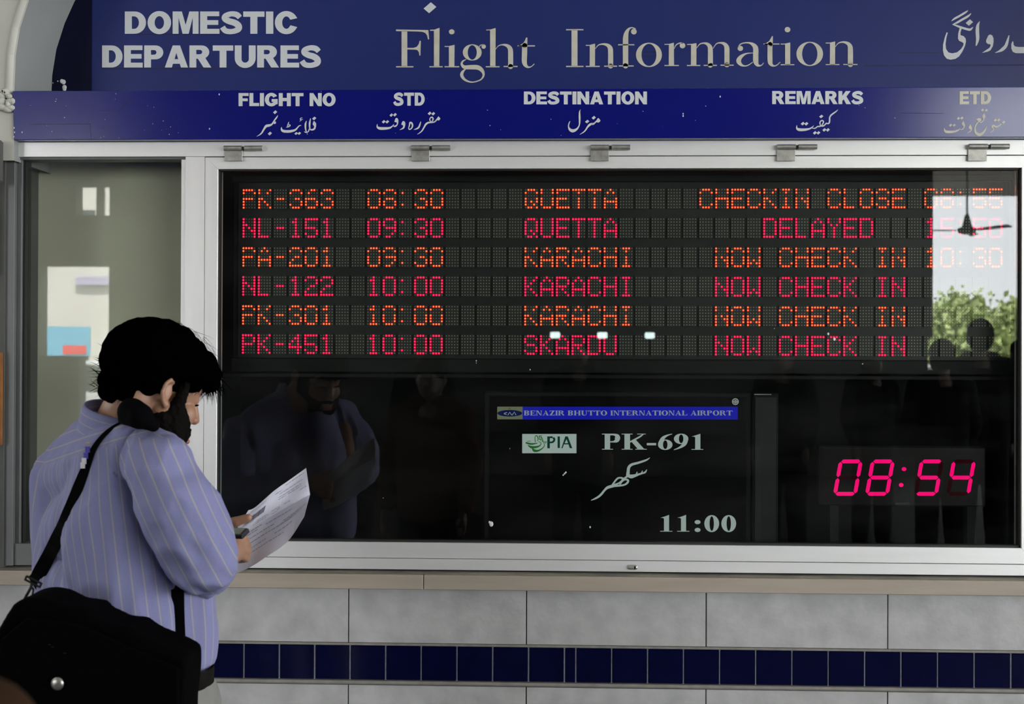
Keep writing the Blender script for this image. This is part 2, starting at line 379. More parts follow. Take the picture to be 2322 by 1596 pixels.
# tiled wall below the board
wf = slab('wall_front', M['grout'], -4.2, 4.2, .006, .30, 0, .952); tag(wf, 'lower wall of pale tiles with a dark blue tile course', kind='structure')
def tile(x0, x1, z0, z1, m, bev, y=0.0):
    j = random.uniform(-.0004, .0004); b = MB(); b.box(x0, x1, y+j, .0075, z0, z1, 0, bev); b.build('tile', m, wf)
g = .0016
P5 = .4985
for i in range(-7, 8):
    x0 = .4337+i*P5; x1 = x0+P5
    if x1 < -4.2 or x0 > 4.2: continue
    tile(x0+g, x1-g, .7525, .925, M['tile'], .0007)
    tile(x0+g, x1-g, .384+g, .6335, M['tile'], .0007)
    tile(x0+g, x1-g, .134+g, .384-g, M['tile'], .0007)
bx = [.0417-.1*i for i in range(0, 30)][::-1]+[.0735]+[.1727+.0995*i for i in range(0, 30)]
for a, b_ in zip(bx, bx[1:]): tile(a+.0013, b_-.0013, .6485, .744, M['tile_blue'], .002, -.001)
b = MB()
b.box(-4.2, 4.2, -.003, .0075, .745, .7515, 0, .001); b.build('pencil_trim', M['trimrod'], wf)
b = MB(); b.cyl((-4.2, .002, .6405), (4.2, .002, .6405), .0062, n=10); b.build('pencil_trim', M['trimrod'], wf)
slab('grout_bed', M['grout_pale'], -4.2, 4.2, .0008, .0058, .649, .7435, wf)
slab('baseboard_front', M['trimrod'], -4.2, 4.2, -.008, .006, 0, .134); tag(bpy.data.objects['baseboard_front'], kind='structure')
# sill
sl_ = empty('trim_1'); tag(sl_, 'brown stone sill under the aluminium frame', kind='structure')
SY = -.035
for x0, x1 in ((-3.6, -2.2), (-2.198, -.3505), (-.349, 1.35), (1.352, 3.0)):
    slab('sill_stone', M['sill'], x0, x1, SY, .2, .9085, .9490, sl_, .002)
slab('mortar_bed', M['sill_dark'], -3.6, 3.0, -.022, .2, .9490, .9545, sl_)
# wall round the opening: left pilaster, arch
wl = slab('wall_left', M['wall_grey'], -4.2, XL-.018, -.012, .30, .952, 2.13); tag(wl, kind='structure')
slab('pilaster_face', M['plaster_grey'], -2.6, XL-.034, -.03, -.0125, 1.78, 2.098, wl, .002)
slab('block', M['wall_grey'], -2.6, XL-.012, -.07, -.0305, 2.035, 2.155, wl, .006)
slab('batten', M['rust'], -1.72, W(3, 1050, -.02).x, -.022, -.0125, 1.30, 1.56, wl)
slab('cornice_return', M['hollow'], -4.2, XL-.012, .0, .30, 2.131, 2.32, wl)
# arch: front face with an opening, reveal going back to the sign
af = [W(x, y, -.03) for x, y in ((32.6, 205), (36, 125), (46, 63), (66, 0))]
ab = [W(x, y, .20) for x, y in ((111.5, 205), (122.8, 150), (140, 75), (170, 0))]
prof = [(af[0].x, 2.10), (af[0].x, af[0].z), (af[1].x, af[1].z), (af[2].x, af[2].z), (af[3].x, af[3].z)]
ca = (af[3].x, af[3].z)
for i in range(1, 15):
    t = i/14*math.pi/2*.99
    prof.append((ca[0]+1.0*(1-math.cos(t*.83+.28))-1.0*(1-math.cos(.28)), ca[1]+.75*math.sin(t*.83+.28)-.75*math.sin(.28)))
XR = 1.62; prof.append((XR-.5, prof[-1][1]+.02))
def arch_mesh():
    b = MB(); n = len(prof)
    top = 4.2
    fr = [(x, -.03, z) for x, z in prof]; bk = [(x+.004, .205, z+.0) for x, z in prof]
    b.add(fr+bk, [(i, i+1, n+i+1, n+i) for i in range(n-1)], 1, True)
    o_ = [(-4.2, -.03, z) for x, z in prof]
    up = [(x, -.03, top) for x, z in prof]
    b.add(fr+o_, [(i, n+i, n+i+1, i+1) for i in range(n-1) if i < 5])
    k = 5
    b.add(fr[k:]+up[k:], [(i, i+1, n-k+i+1, n-k+i) for i in range(n-k-1)])
    b.add([(-4.2, -.03, prof[k][1]), (-4.2, -.03, top), (prof[k][0], -.03, top), (prof[k][0], -.03, prof[k][1])], [(0, 1, 2, 3)])
    b.box(-4.2, 4.2, .206, .4, 2.2, 4.2, 0)
    return b
wa = arch_mesh().build('wall_upper', [M['plaster'], M['plaster_grey']])
tag(wa, 'pale plastered wall with the arch round the blue sign', kind='structure')
slab('wall_upper_right', M['plaster'], 1.65, 4.2, -.03, .2, .952, 4.2); tag(bpy.data.objects['wall_upper_right'], kind='structure')
# plaster roll at the arch edge and the crumbled corner
b = MB(); q = [Vector((x-.016, -.026, z)) for x, z in prof[1:8]]
for a, c in zip(q, q[1:]): b.capsule(a, c, .012, .012, 10, 3)
b.build('arch_bead', M['plaster'], wa)
b = MB()
for i in range(16):
    p = W(random.uniform(0, 32), random.uniform(208, 250), -.035); b.ell(p, (random.uniform(.008, .018), .012, random.uniform(.006, .014)), n=5)
b.build('crumbled_plaster', M['plaster'], wa)
# hall shell in front of the wall (seen only mirrored in the glass, and it shapes the daylight)
fl = slab('floor', M['floor'], -14, 14, -14, .35, -.1, 0); tag(fl, 'floor of the hall', kind='structure')
ce = slab('ceiling', M['ceil'], -14, 14, -12.6, 6, 4.2, 4.5); tag(ce, 'hall ceiling', kind='structure')
D = 12.0
def vx(px): return V(px, 700, D).x
def vz(py, px=1161): return V(px, py, D).z
xa, xb, xb2, xc, xe, xe2 = vx(85), vx(165), vx(175), vx(243), vx(2117), vx(2106)
wb = empty('wall_back'); tag(wb, 'far wall of the hall opposite the board', kind='structure')
def bk_(x0, x1, z0, z1, m='back', nm='wall_panel'): slab(nm, M[m], x0, x1, -D-.25, -D, z0, z1, wb)
bk_(xc, xe2, 0, 4.2); bk_(xe2, xe, vz(766, 2100), 4.2)
bk_(xa-1.6, xa, 0, 4.2, 'grey_back', 'pillar')
bk_(xa, xc, vz(418, 200), 4.2, 'grey_back', 'beam'); bk_(xa, xb, vz(487, 200), vz(418, 200), 'grey_back'); bk_(xa, xc, vz(601, 160), vz(487, 200), 'grey_back', 'beam')
bk_(xa, xb2, 0, vz(806, 130), 'grey_back')
bk_(vx(209+4), vx(213+4), vz(487, 200), vz(418, 200), 'grey_back', 'mullion')
bk_(xe, 14, vz(438, 2117), 4.2, 'ceil', 'beam')
we = slab('wall_end_left', M['grey_back'], -14.2, -14, -12.3, .3, 0, 4.2); tag(we, kind='structure')
gr = slab('ground_1', M['asphalt'], -60, 60, -70, -14.01, -.12, -.02); tag(gr, 'sunlit ground outside the hall', kind='structure')
portal(((xe+14)/2, -D-.3, 2.0), (0, 1, 0), 14-xe, 4)
portal((14, -6, 2.1), (-1, 0, 0), 12, 4.2)
portal(((xa-1.6-14)/2, -D-.3, 2.1), (0, 1, 0), abs(-14-(xa-1.6)), 4.2)
# ================================================================== ALUMINIUM SCREEN
F0, F1 = .0, .055
GX0, GX1, GZ0, GZ1 = -.9392, 1.2955, 1.0333, 2.0800
w1 = empty('window_1', (XL, 0, .96)); tag(w1, 'narrow fixed side window left of the board, with grey aluminium frame', kind='structure')
def part(nm, m, x0, x1, y0, y1, z0, z1, parent, bev=.0006):
    b = MB(); o = Vector(parent.location); b.box(x0-o.x, x1-o.x, y0-o.y, y1-o.y, z0-o.z, z1-o.z, 0, bev); return b.build(nm, m, parent)
xm0, xm1 = -1.031, -.9765
part('jamb', M['alu_dull'], XL-.018, XL+.006, -.004, F1, .958, 2.134, w1)
part('jamb_lip', M['alu_dull'], XL+.0065, XL+.020, .012, F1, 1.00, 2.124, w1)
part('gasket', M['gasket'], XL+.0205, XL+.027, .02, F1, 1.02, 2.108, w1, 0)
part('head_rail', M['alu_dull'], XL+.0065, xm0-.0005, .006, F1, 2.1085, 2.1245, w1)
part('bottom_rail', M['alu_dull'], XL+.0065, xm0-.0005, .004, F1, .958, 1.0195, w1)
part('pane', M['glass'], XL+.0275, xm0-.0145, .026, .032, 1.0155, 2.108, w1, 0)
bd = slab('backing_board', M['curtain'], XL-.2, xm0+.03, .20, .215, .96, 2.16, w1)
bd.location = -Vector(w1.location)
# display case
dc = empty('display_case', (0, .1, .958)); tag(dc, 'long aluminium framed display case with a hinged glass front', 'display case')
part('top_rail', M['alu'], XL-.018, 1.52, -.004, F1, 2.1150, 2.1565, dc)
part('bottom_frame', M['alu'], xm0, 1.52, -.004, F1, .9585, .9885, dc)
part('mullion', M['alu_v'], xm0, xm1, -.002, F1, .989, 2.1145, dc, 0)
part('mullion_lip', M['alu_v'], xm0-.014, xm0-.0005, .004, F1, 1.02, 2.108, dc)
part('right_post', M['alu_v'], 1.335, 1.52, -.004, F1, .989, 2.1145, dc)
dr = empty('door', (0, 0, 0)); dr.parent = dc
def mitre(nm, pts, m):       # pts: four (x,z) corners of a mitred frame member
    b = MB(); o = Vector(dc.location); vs = [(x-o.x, y-o.y, z-o.z) for y in (0.0, F1-.004) for x, z in pts]
    b.add(vs, [(0, 3, 2, 1), (4, 5, 6, 7), (0, 1, 5, 4), (1, 2, 6, 5), (2, 3, 7, 6), (3, 0, 4, 7)])
    o2 = b.build(nm, m, dr); md = o2.modifiers.new('b', 'BEVEL'); md.width = .0004; md.segments = 1
ox0, ox1, oz0, oz1 = xm1+.0008, 1.334, .9897, 2.1135
mitre('stile', [(ox0, oz0), (GX0, GZ0), (GX0, GZ1), (ox0, oz1)], M['alu_v'])
mitre('stile', [(GX1, GZ0), (ox1, oz0), (ox1, oz1), (GX1, GZ1)], M['alu_v'])
mitre('rail', [(ox0, oz0+.0002), (ox1, oz0+.0002), (GX1-.0003, GZ0), (GX0+.0003, GZ0)], M['alu'])
mitre('rail', [(GX0+.0003, GZ1), (GX1-.0003, GZ1), (ox1, oz1-.0002), (ox0, oz1-.0002)], M['alu'])
def inner(nm, m, x0, x1, y0, y1, z0, z1):
    b = MB(); o = Vector(dc.location); b.box(x0-o.x, x1-o.x, y0-o.y, y1-o.y, z0-o.z, z1-o.z); b.build(nm, m, dr)
gk = .006
inner('gasket', M['gasket'], GX0, GX1, .008, .03, GZ1-.004, GZ1); inner('gasket', M['gasket'], GX0, GX1, .008, .03, GZ0, GZ0+gk)
inner('gasket', M['gasket'], GX0, GX0+.003, .008, .03, GZ0, GZ1); inner('gasket', M['gasket'], GX1-.004, GX1, .008, .03, GZ0, GZ1)
inner('pane', M['glass'], GX0+.003, GX1-.004, .014, .020, GZ0+gk, GZ1-.004)
# lined inside of the case
b = MB(); o = Vector(dc.location)
def ib(x0, x1, y0, y1, z0, z1): b.box(x0-o.x, x1-o.x, y0-o.y, y1-o.y, z0-o.z, z1-o.z)
ib(xm0+.031, 1.5, .42, .44, .96, 2.15); ib(xm0+.031, 1.5, F1, .42, .962, .975); ib(xm0+.031, 1.5, F1, .42, 2.14, 2.15)
ib(xm0+.031, xm0+.045, F1, .42, .975, 2.14); ib(1.40, 1.41, F1, .42, .975, 2.14)
b.build('lining', M['black'], dc)
for px in (511, 934, 1339, 1760, 2193):
    k = .0385*1.32; p0 = W(px, 342); hz = 2.1365; x0 = p0.x; h = empty('hinge', (0, 0, 0)); h.parent = dc
    o = Vector(dc.location); z0 = W(px, 366).z
    b = MB(); b.box(x0-o.x, x0+.0505-o.x, -.0085-o.y, -.0045-o.y, z0-o.z, hz-o.z-.004, 0, .0006); b.build('leaf', M['steel'], h)
    b = MB(); b.cyl((x0-o.x, -.0125-o.y, hz-o.z), (x0+.0505-o.x, -.0125-o.y, hz-o.z), .0072, n=14); b.build('knuckle', M['steel'], h)
    b = MB(); b.cyl((x0+.0508-o.x, -.0125-o.y, hz-o.z), (x0+.0577-o.x, -.0125-o.y, hz-o.z), .0045, n=10); b.build('pin', M['pin'], h)
    b = MB(); b.cyl((x0+.058-o.x, -.0125-o.y, hz-o.z), (x0+.109-o.x, -.0125-o.y, hz-o.z), .0072, n=14)
    b.box(x0+.060-o.x, x0+.107-o.x, -.012-o.y, -.0042-o.y, hz-.004-o.z, hz+.003-o.z); b.build('knuckle', M['steel'], h)
# cam lock
p = W(1435, 1286, -.006); b = MB(); o = Vector(dc.location)
b.capsule((p.x-.007-o.x, -.006-o.y, p.z-o.z), (p.x+.007-o.x, -.006-o.y, p.z-o.z), .0068, .0068, 16, 5)
lk = b.build('lock', M['steel'], dc)
b = MB(); b.box(p.x+.0035-o.x, p.x+.0075-o.x, -.0132-o.y, -.0122-o.y, p.z-.004-o.z, p.z+.004-o.z); b.build('keyhole', M['black'], lk)
# small chips and smears of paint on the pane
b = MB(); o = Vector(dc.location)
for px, py, r in ((1114, 1188, .0058), (1110, 1184, .003), (1280, 1074, .0022), (1283, 1071, .0022), (1277, 1077, .0018), (1156, 1017, .0012), (1338, 1195, .0022), (1254, 991, .0012), (869, 1129, .001),
                  (1080, 818, .0015), (1080, 823, .0012), (1878, 757, .003), (1892, 769, .0036), (1670, 698, .0012), (1956, 825, .0014), (1202, 838, .0016), (1756, 745, .0012)):
    q = W(px, py, .0135); b.ell(q-o, (r, .0006, r*1.3), n=5)
b.build('paint_chip', M['vinyl'], dr)
st = Pen(lambda x, y, t: W(x, y, .0138-t)-Vector(dc.location)); st.tf(0, 0, 1)
st.ring(1667.5, 910.5, 7.6, 7.6, 5.6, 5.6).ring(1667.5, 910.5, 4.2, 4.2, 2.8, 2.8).stroke([(1662, 911, 1.6), (1673, 911, 1.6)]).stroke([(1668, 908, 1.4), (1668, 915, 1.4)])
st.build('round_sticker', M['sticker'], dr)
# ================================================================== SIGN IN THE ARCH
sg = empty('sign_board', (0, .2, 2.3)); tag(sg, 'large dark blue sheet sign in the arch with cream title lettering', 'sign')
o = Vector(sg.location)
b = MB(); b.box(-1.75-o.x, 1.64-o.x, .2-o.y, .206-o.y, 2.21-o.z, 3.3-o.z); b.build('sheet', M['sign'], sg)
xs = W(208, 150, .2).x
b = MB(); b.box(-1.75-o.x, xs-o.x, .1965-o.y, .1998-o.y, 2.21-o.z, 3.3-o.z); b.build('shade_sheet', M['sign_shade'], sg)  # added dark sheet, painted shade at the sign's left end
fs_ = lambda x, y, t: W(x, y, .1995-t)-Vector(sg.location)
P = Pen(fs_); heavy_text(P, 'DOMESTIC', 283, 674, 26, 76.5); P.build('lettering', M['vinyl'], sg)
P = Pen(fs_); heavy_text(P, 'DEPARTURES', 231.5, 727, 103, 153); P.build('lettering', M['vinyl'], sg)
P = Pen(fs_); P.tf(880, 40, 6.634)
P.rect(203, 200, 289, 735).poly([(120, 178), (605, 187), (618, 325), (600, 328), (588, 270), (562, 232), (520, 214), (450, 208), (120, 203)]).rect(120, 730, 380, 748)
P.poly([(289, 455), (380, 455), (430, 440), (460, 400), (475, 348), (493, 348), (487, 570), (470, 570), (463, 520), (440, 487), (400, 480), (289, 478)])
P.poly([(632, 182), (700, 180), (775, 152), (770, 735), (690, 735), (690, 198), (632, 198)]).rect(622, 730, 822, 747)
P.disc(957, 213, 42, 38).poly([(850, 427), (920, 427), (1000, 408), (997, 735), (915, 735), (915, 440), (850, 440)]).rect(850, 730, 1070, 747)
P.ring(1266, 523, 142, 122, 68, 108).stroke([(1365, 445, 14), (1392, 414, 13), (1430, 408, 14)]).disc(1438, 435, 33)
P.stroke([(1175, 628, 9), (1125, 655, 24), (1108, 700, 34), (1150, 745, 54), (1250, 745, 66), (1350, 750, 68), (1410, 790, 56), (1437, 850, 34), (1420, 905, 24), (1370, 945, 18), (1260, 970, 18), (1165, 940, 32), (1112, 880, 48), (1114, 830, 44), (1145, 790, 24), (1172, 772, 10)])
P.poly([(1475, 180), (1540, 178), (1618, 155), (1615, 735), (1535, 735), (1535, 192), (1475, 192)]).rect(1470, 730, 1678, 747)
P.stroke([(1618, 475, 8), (1660, 425, 12), (1720, 408, 20), (1788, 420, 46), (1832, 462, 68), (1843, 530, 76), (1843, 735, 76)]).rect(1738, 726, 1948, 743)
P.stroke([(2055, 420, 78), (2052, 560, 80), (2050, 660, 76), (2068, 715, 56), (2108, 745, 28), (2155, 735, 14), (2200, 695, 12)]).rect(1945, 416, 2210, 434).poly([(1945, 432), (1985, 415), (2035, 380), (2060, 340), (2075, 300), (2096, 300), (2094, 432)])
P.build('lettering', M['vinyl_warm'], sg); P = Pen(fs_); P.tf(1270, 40, 6.634)
P.rect(172, 185, 262, 730).rect(90, 173, 352, 190).rect(90, 725, 352, 743)
P.poly([(388, 410), (450, 410), (527, 390), (525, 728), (445, 728), (447, 424), (388, 424)]).rect(388, 725, 597, 742).stroke([(528, 470, 8), (575, 415, 14), (640, 398, 24), (708, 412, 46), (750, 452, 70), (760, 520, 76), (760, 728, 76)]).rect(663, 722, 857, 739)
P.stroke([(985, 725, 80), (985, 400, 82), (988, 290, 78), (1003, 220, 58), (1037, 168, 32), (1085, 150, 16), (1130, 168, 18)]).disc(1110, 210, 43).rect(873, 400, 1118, 416).rect(882, 718, 1108, 735)
P.ring(1337, 560, 195, 183, 112, 167)
P.poly([(1570, 397), (1640, 395), (1712, 376), (1714, 715), (1635, 715), (1637, 408), (1570, 408)]).rect(1570, 712, 1787, 728).stroke([(1714, 470, 8), (1745, 412, 14), (1795, 384, 18), (1838, 384, 20)]).disc(1842, 420, 42)
P.poly([(1910, 397), (1975, 395), (2052, 383), (2050, 715), (1968, 715), (1970, 410), (1910, 410)]).rect(1908, 712, 2110, 727).stroke([(2052, 460, 8), (2100, 400, 14), (2160, 384, 22), (2215, 397, 44), (2253, 440, 66), (2261, 505, 74), (2261, 715, 76)]).rect(2160, 710, 2360, 726)
P.tf(1600, 40, 6.45)
P.stroke([(110, 450, 8), (155, 385, 14), (215, 368, 22), (275, 385, 48), (308, 432, 70), (312, 500, 74), (312, 690, 74)]).rect(218, 688, 412, 703)
P.disc(508, 450, 40, 38).stroke([(478, 435, 14), (508, 390, 16), (570, 369, 16), (640, 370, 24), (698, 398, 54), (732, 450, 76), (733, 560, 78), (735, 640, 76), (755, 688, 50), (790, 703, 22), (825, 690, 12), (848, 660, 10)])
P.stroke([(700, 516, 8), (600, 525, 20), (522, 567, 48), (483, 630, 70), (512, 682, 46), (560, 705, 20), (620, 697, 14), (690, 650, 10)])
P.stroke([(942, 390, 70), (942, 620, 72), (957, 680, 52), (995, 705, 24), (1040, 695, 14), (1090, 650, 12)]).rect(845, 378, 1080, 393).poly([(850, 393), (890, 370), (930, 340), (955, 300), (970, 270), (985, 270), (982, 393)])
P.disc(1198, 175, 42, 39).poly([(1100, 380), (1160, 380), (1238, 363), (1238, 690), (1163, 690), (1163, 393), (1100, 393)]).rect(1100, 681, 1298, 696)
P.ring(1523, 530, 195, 177, 112, 163)
P.poly([(1757, 365), (1820, 365), (1895, 347), (1893, 690), (1817, 690), (1820, 378), (1757, 378)]).rect(1757, 679, 1957, 693).stroke([(1895, 430, 8), (1940, 375, 14), (2010, 357, 24), (2078, 377, 46), (2112, 422, 68), (2118, 500, 76), (2118, 685, 76)]).rect(2015, 677, 2222, 692)
P.build('lettering', M['vinyl_warm'], sg)
P = Pen(fs_); P.tf(2110, 0, 10.64)
P.stroke([(905, 252, 12), (840, 300, 44), (700, 385, 48), (580, 450, 44), (505, 508, 10)]).stroke([(980, 322, 12), (900, 395, 50), (760, 475, 50), (630, 550, 46), (525, 592, 8)])
P.stroke([(530, 592, 10), (600, 610, 36), (720, 655, 50), (860, 698, 54), (950, 715, 54), (995, 685, 34), (1025, 652, 12)]).dia(938, 543, 90, 78)
P.stroke([(1184, 518, 14), (1140, 620, 70), (1130, 760, 86), (1138, 930, 80), (1112, 1060, 44), (1095, 1108, 12)])
P.poly([(1440, 830), (1490, 855), (1518, 920), (1522, 1000), (1505, 1110), (1445, 1215), (1380, 1245), (1240, 1278), (1330, 1215), (1420, 1155), (1450, 1100), (1445, 1070), (1380, 1060), (1340, 1015), (1345, 960), (1375, 900), (1395, 855)])
P.stroke([(1893, 862, 26), (1860, 980, 56), (1815, 1110, 76), (1730, 1195, 76), (1660, 1235, 46), (1560, 1275, 8)])
P.poly([(1975, 998), (1998, 1000), (2003, 1080), (2040, 1120), (2120, 1133), (2420, 1135), (2420, 1285), (2060, 1282), (1985, 1250), (1950, 1170), (1950, 1060)])
P.poly([(700, 660), (752, 690), (722, 790), (724, 848), (800, 872), (848, 930), (855, 1010), (830, 1110), (770, 1240), (690, 1360), (600, 1420), (480, 1440), (390, 1415), (325, 1330), (300, 1220), (302, 1080), (345, 900), (388, 782), (418, 788), (385, 900), (362, 1060), (375, 1180), (430, 1262), (520, 1288), (640, 1262), (740, 1180), (790, 1095), (800, 1045), (760, 1015), (690, 985), (662, 930), (670, 800), (700, 690)])
P.tf(0, 0, 1).dia(975, 17.5, 14.5, 12.5).build('lettering', M['vinyl'], sg)
b = MB()
for px0, px1, py, h_ in ((300, 520, 76.8, .6), (231, 740, 154, .7), (2035, 2130, 119, .6), (1960, 2322, 147.5, .5), (1455, 1488, 117, 1), (1455, 1488, 125, 1), (1460, 1475, 129, .8), (890, 905, 132, .9)):
    a = W(px0, py, .1992)-o; c = W(px1, py+h_, .1992)-o; b.box(a.x, c.x, a.y, a.y+.0004, c.z, a.z)
b.build('seam_line', M['sign_seam'], sg)
b = MB()
for px, py, r in ((140, 184, .006), (144, 186, .007), (146, 198, .007), (146, 202, .006), (131, 184, .002), (120, 188, .0015)): b.ell(W(px, py, .1955)-o, (r, .001, r*1.1), n=5)
b.build('paint_fleck', M['vinyl'], sg)
# ================================================================== BLUE BAND
hb = empty('header_band', (0, -.03, 2.156)); tag(hb, 'glossy royal blue strip of column headings above the display case', 'sign')
TILT = R(3.6); o = Vector(hb.location)
bz0 = 2.1572; by0 = -.034
def band_pt(px, py, t=0.0):
    # the face leans outwards towards its top
    d = ray(px, py); n = Vector((0, -math.cos(TILT), -math.sin(TILT))); p0 = Vector((0, by0, bz0))+n*t
    return CAM+d*((p0-CAM).dot(n)/d.dot(n))
tp = band_pt(1161, 201.5)
hh = (tp.z-bz0)
def bandbox(x0, x1):
    b = MB(); y1 = by0-hh*math.tan(TILT)
    pts = [(by0, bz0), (y1, bz0+hh), (.19, bz0+hh), (.19, bz0)]
    vs = [(x-o.x, y-o.y, z-o.z) for x in (x0, x1) for y, z in pts]
    b.add(vs, [(0, 3, 2, 1), (4, 5, 6, 7), (0, 1, 5, 4), (1, 2, 6, 5), (2, 3, 7, 6), (3, 0, 4, 7)]); return b
bx0 = W(33, 265, -.03).x
ob = bandbox(bx0, 1.64).build('fascia', M['band'], hb); md = ob.modifiers.new('b', 'BEVEL'); md.width = .0015; md.segments = 2
b = MB(); b.box(bx0-.02-o.x, bx0-.0005-o.x, -.02-o.y, .1-o.y, bz0-o.z, bz0+.098-o.z, 0, .003); b.build('end_cap', M['band'], hb)
fb = lambda x, y, t: band_pt(x, y, .0004+t)-Vector(hb.location)
P = Pen(fb)
for t_, a, c, y0, y1 in (('FLIGHT NO', 541, 761, 211, 240.5), ('STD', 892.5, 963, 210, 239.5), ('DESTINATION', 1188, 1467, 207.5, 236.5), ('REMARKS', 1751, 1957, 206.5, 236)):
    P = Pen(fb); heavy_text(P, t_, a, c, y0, y1); P.build('lettering', M['vinyl'], hb)
P = Pen(fb); heavy_text(P, 'ETD', 2176, 2247.5, 206.8, 236.5); P.build('lettering', M['vinyl_warm'], hb)
P = Pen(fb); P.tf(560, 240, 10.555)
P.dia(675, 152, 50, 46).dia(548, 662, 50, 46).stroke([(742, 225, 8), (705, 285, 34), (655, 350, 30), (625, 400, 34), (590, 445, 40), (530, 468, 58), (460, 485, 60), (405, 560, 42), (355, 645, 36), (295, 698, 22), (230, 730, 6)]).disc(662, 400, 34, 34)
P.dia(1610, 300, 50, 44).stroke([(1605, 385, 40), (1615, 430, 84), (1630, 490, 44), (1610, 550, 44), (1560, 572, 36), (1515, 560, 30), (1500, 500, 36), (1503, 400, 40), (1522, 298, 12)])
P.stroke([(1500, 540, 30), (1465, 615, 26), (1415, 636, 22), (1365, 615, 8)]).stroke([(1425, 358, 10), (1402, 430, 38), (1400, 530, 34), (1418, 615, 24)])
P.stroke([(1330, 285, 8), (1285, 298, 22), (1285, 330, 24), (1342, 322, 8)]).stroke([(1300, 338, 20), (1260, 375, 6)])
P.stroke([(1300, 466, 8), (1250, 478, 24), (1210, 520, 28), (1160, 572, 42), (1060, 605, 58), (940, 612, 62), (860, 598, 60), (826, 555, 38), (828, 508, 10)])
P.stroke([(1005, 380, 8), (985, 430, 22), (968, 490, 16)]).stroke([(935, 515, 8), (990, 500, 24), (1035, 470, 22), (1010, 448, 16), (965, 480, 14)]).dia(1178, 660, 44, 36).dia(1252, 658, 44, 36)
P.build('lettering', M['vinyl'], hb); P = Pen(fb); P.tf(840, 245, 12.9)
P.dia(1732, 155, 56, 52).dia(1838, 165, 56, 52).poly([(1990, 240), (2048, 310), (2005, 362), (1950, 352), (1900, 400), (1880, 380), (1955, 290)])
P.stroke([(1925, 365, 30), (1870, 405, 36), (1800, 418, 40), (1700, 425, 48), (1625, 470, 52), (1570, 560, 42), (1510, 660, 36), (1440, 725, 26), (1370, 768, 8)])
P.stroke([(1775, 400, 28), (1735, 345, 28), (1757, 285, 32), (1805, 268, 38), (1832, 320, 38), (1805, 395, 26)])
P.stroke([(1475, 398, 14), (1450, 470, 38), (1415, 560, 46), (1350, 605, 40), (1265, 632, 6)])
P.stroke([(1150, 412, 20), (1195, 430, 52), (1228, 480, 44), (1225, 545, 40), (1185, 605, 32), (1135, 622, 28), (1118, 580, 26), (1140, 510, 34), (1150, 440, 40)])
P.poly([(960, 380), (1000, 395), (1020, 450), (1010, 530), (970, 605), (848, 640), (920, 590), (955, 545), (950, 505), (905, 480), (915, 440), (935, 395)], 3)
P.dia(612, 205, 54, 52).dia(718, 195, 56, 52).dia(388, 400, 56, 50).dia(492, 402, 56, 50)
P.poly([(765, 290), (800, 310), (818, 380), (800, 480), (750, 545), (690, 550), (665, 520), (745, 500), (775, 450), (760, 415), (705, 405), (715, 355), (735, 305)], 3)
P.stroke([(690, 465, 8), (640, 530, 30), (560, 580, 54), (430, 595, 74), (290, 595, 80), (212, 565, 56), (196, 510, 30), (205, 466, 10)])
P.build('lettering', M['vinyl'], hb); P = Pen(fb); P.tf(1270, 240, 19.35)
P.stroke([(895, 160, 10), (858, 260, 50), (855, 450, 78), (858, 650, 72), (848, 820, 50), (790, 950, 60), (690, 1050, 100), (550, 1095, 138), (435, 1040, 110), (375, 930, 56), (380, 810, 44), (412, 720, 36), (445, 668, 10)])
P.dia(1478, 520, 92, 82).dia(1190, 688, 92, 78).poly([(1685, 530), (1775, 640), (1740, 705), (1670, 735), (1590, 715), (1480, 830), (1420, 838), (1370, 832), (1400, 750), (1480, 745), (1600, 630), (1640, 560)])
P.stroke([(1450, 795, 80), (1370, 795, 86), (1290, 840, 96), (1205, 930, 72), (1120, 1060, 56), (1020, 1160, 46), (860, 1258, 10)])
P.build('lettering', M['vinyl'], hb); P = Pen(fb); P.tf(1790, 240, 17.86)
P.stroke([(1972, 148, 10), (1890, 225, 42), (1780, 305, 56), (1680, 385, 60), (1632, 480, 58), (1630, 600, 56), (1608, 690, 58), (1550, 722, 44), (1495, 705, 44), (1440, 765, 46), (1370, 812, 54), (1280, 812, 50), (1200, 835, 50), (1140, 835, 44), (1080, 885, 44), (1010, 912, 40), (920, 900, 20)])
P.stroke([(1265, 790, 34), (1235, 700, 44), (1270, 615, 50), (1345, 595, 50), (1380, 660, 46), (1320, 775, 40)])
P.stroke([(990, 790, 8), (935, 855, 40), (820, 925, 62), (650, 960, 96), (450, 968, 112), (335, 940, 96), (294, 870, 50), (305, 795, 22)])
P.dia(1292, 428, 88, 70).dia(545, 718, 86, 74).dia(688, 725, 82, 72).dia(1032, 1092, 82, 74).dia(1176, 1092, 78, 72).dia(1417, 972, 80, 72).dia(1560, 972, 80, 72)
P.build('lettering', M['vinyl'], hb)
P = Pen(fb); P.tf(2120, 195, 11.5)
for x, y in ((1240, 630), (1338, 632), (612, 848), (702, 838), (408, 1022), (500, 1022), (1572, 893), (1660, 888)): P.dia(x, y, 46, 42)
P.stroke([(740, 935, 30), (738, 990, 76), (765, 1050, 30), (735, 1115, 26), (670, 1140, 18)]).stroke([(660, 1110, 8), (600, 1155, 34), (500, 1190, 54), (350, 1198, 66), (268, 1175, 60), (238, 1095, 14)])
P.stroke([(925, 1020, 30), (922, 1080, 84), (950, 1130, 30), (920, 1180, 22), (840, 1228, 6)]).stroke([(1278, 728, 30), (1275, 790, 84), (1275, 860, 30), (1240, 925, 26), (1185, 955, 26)])
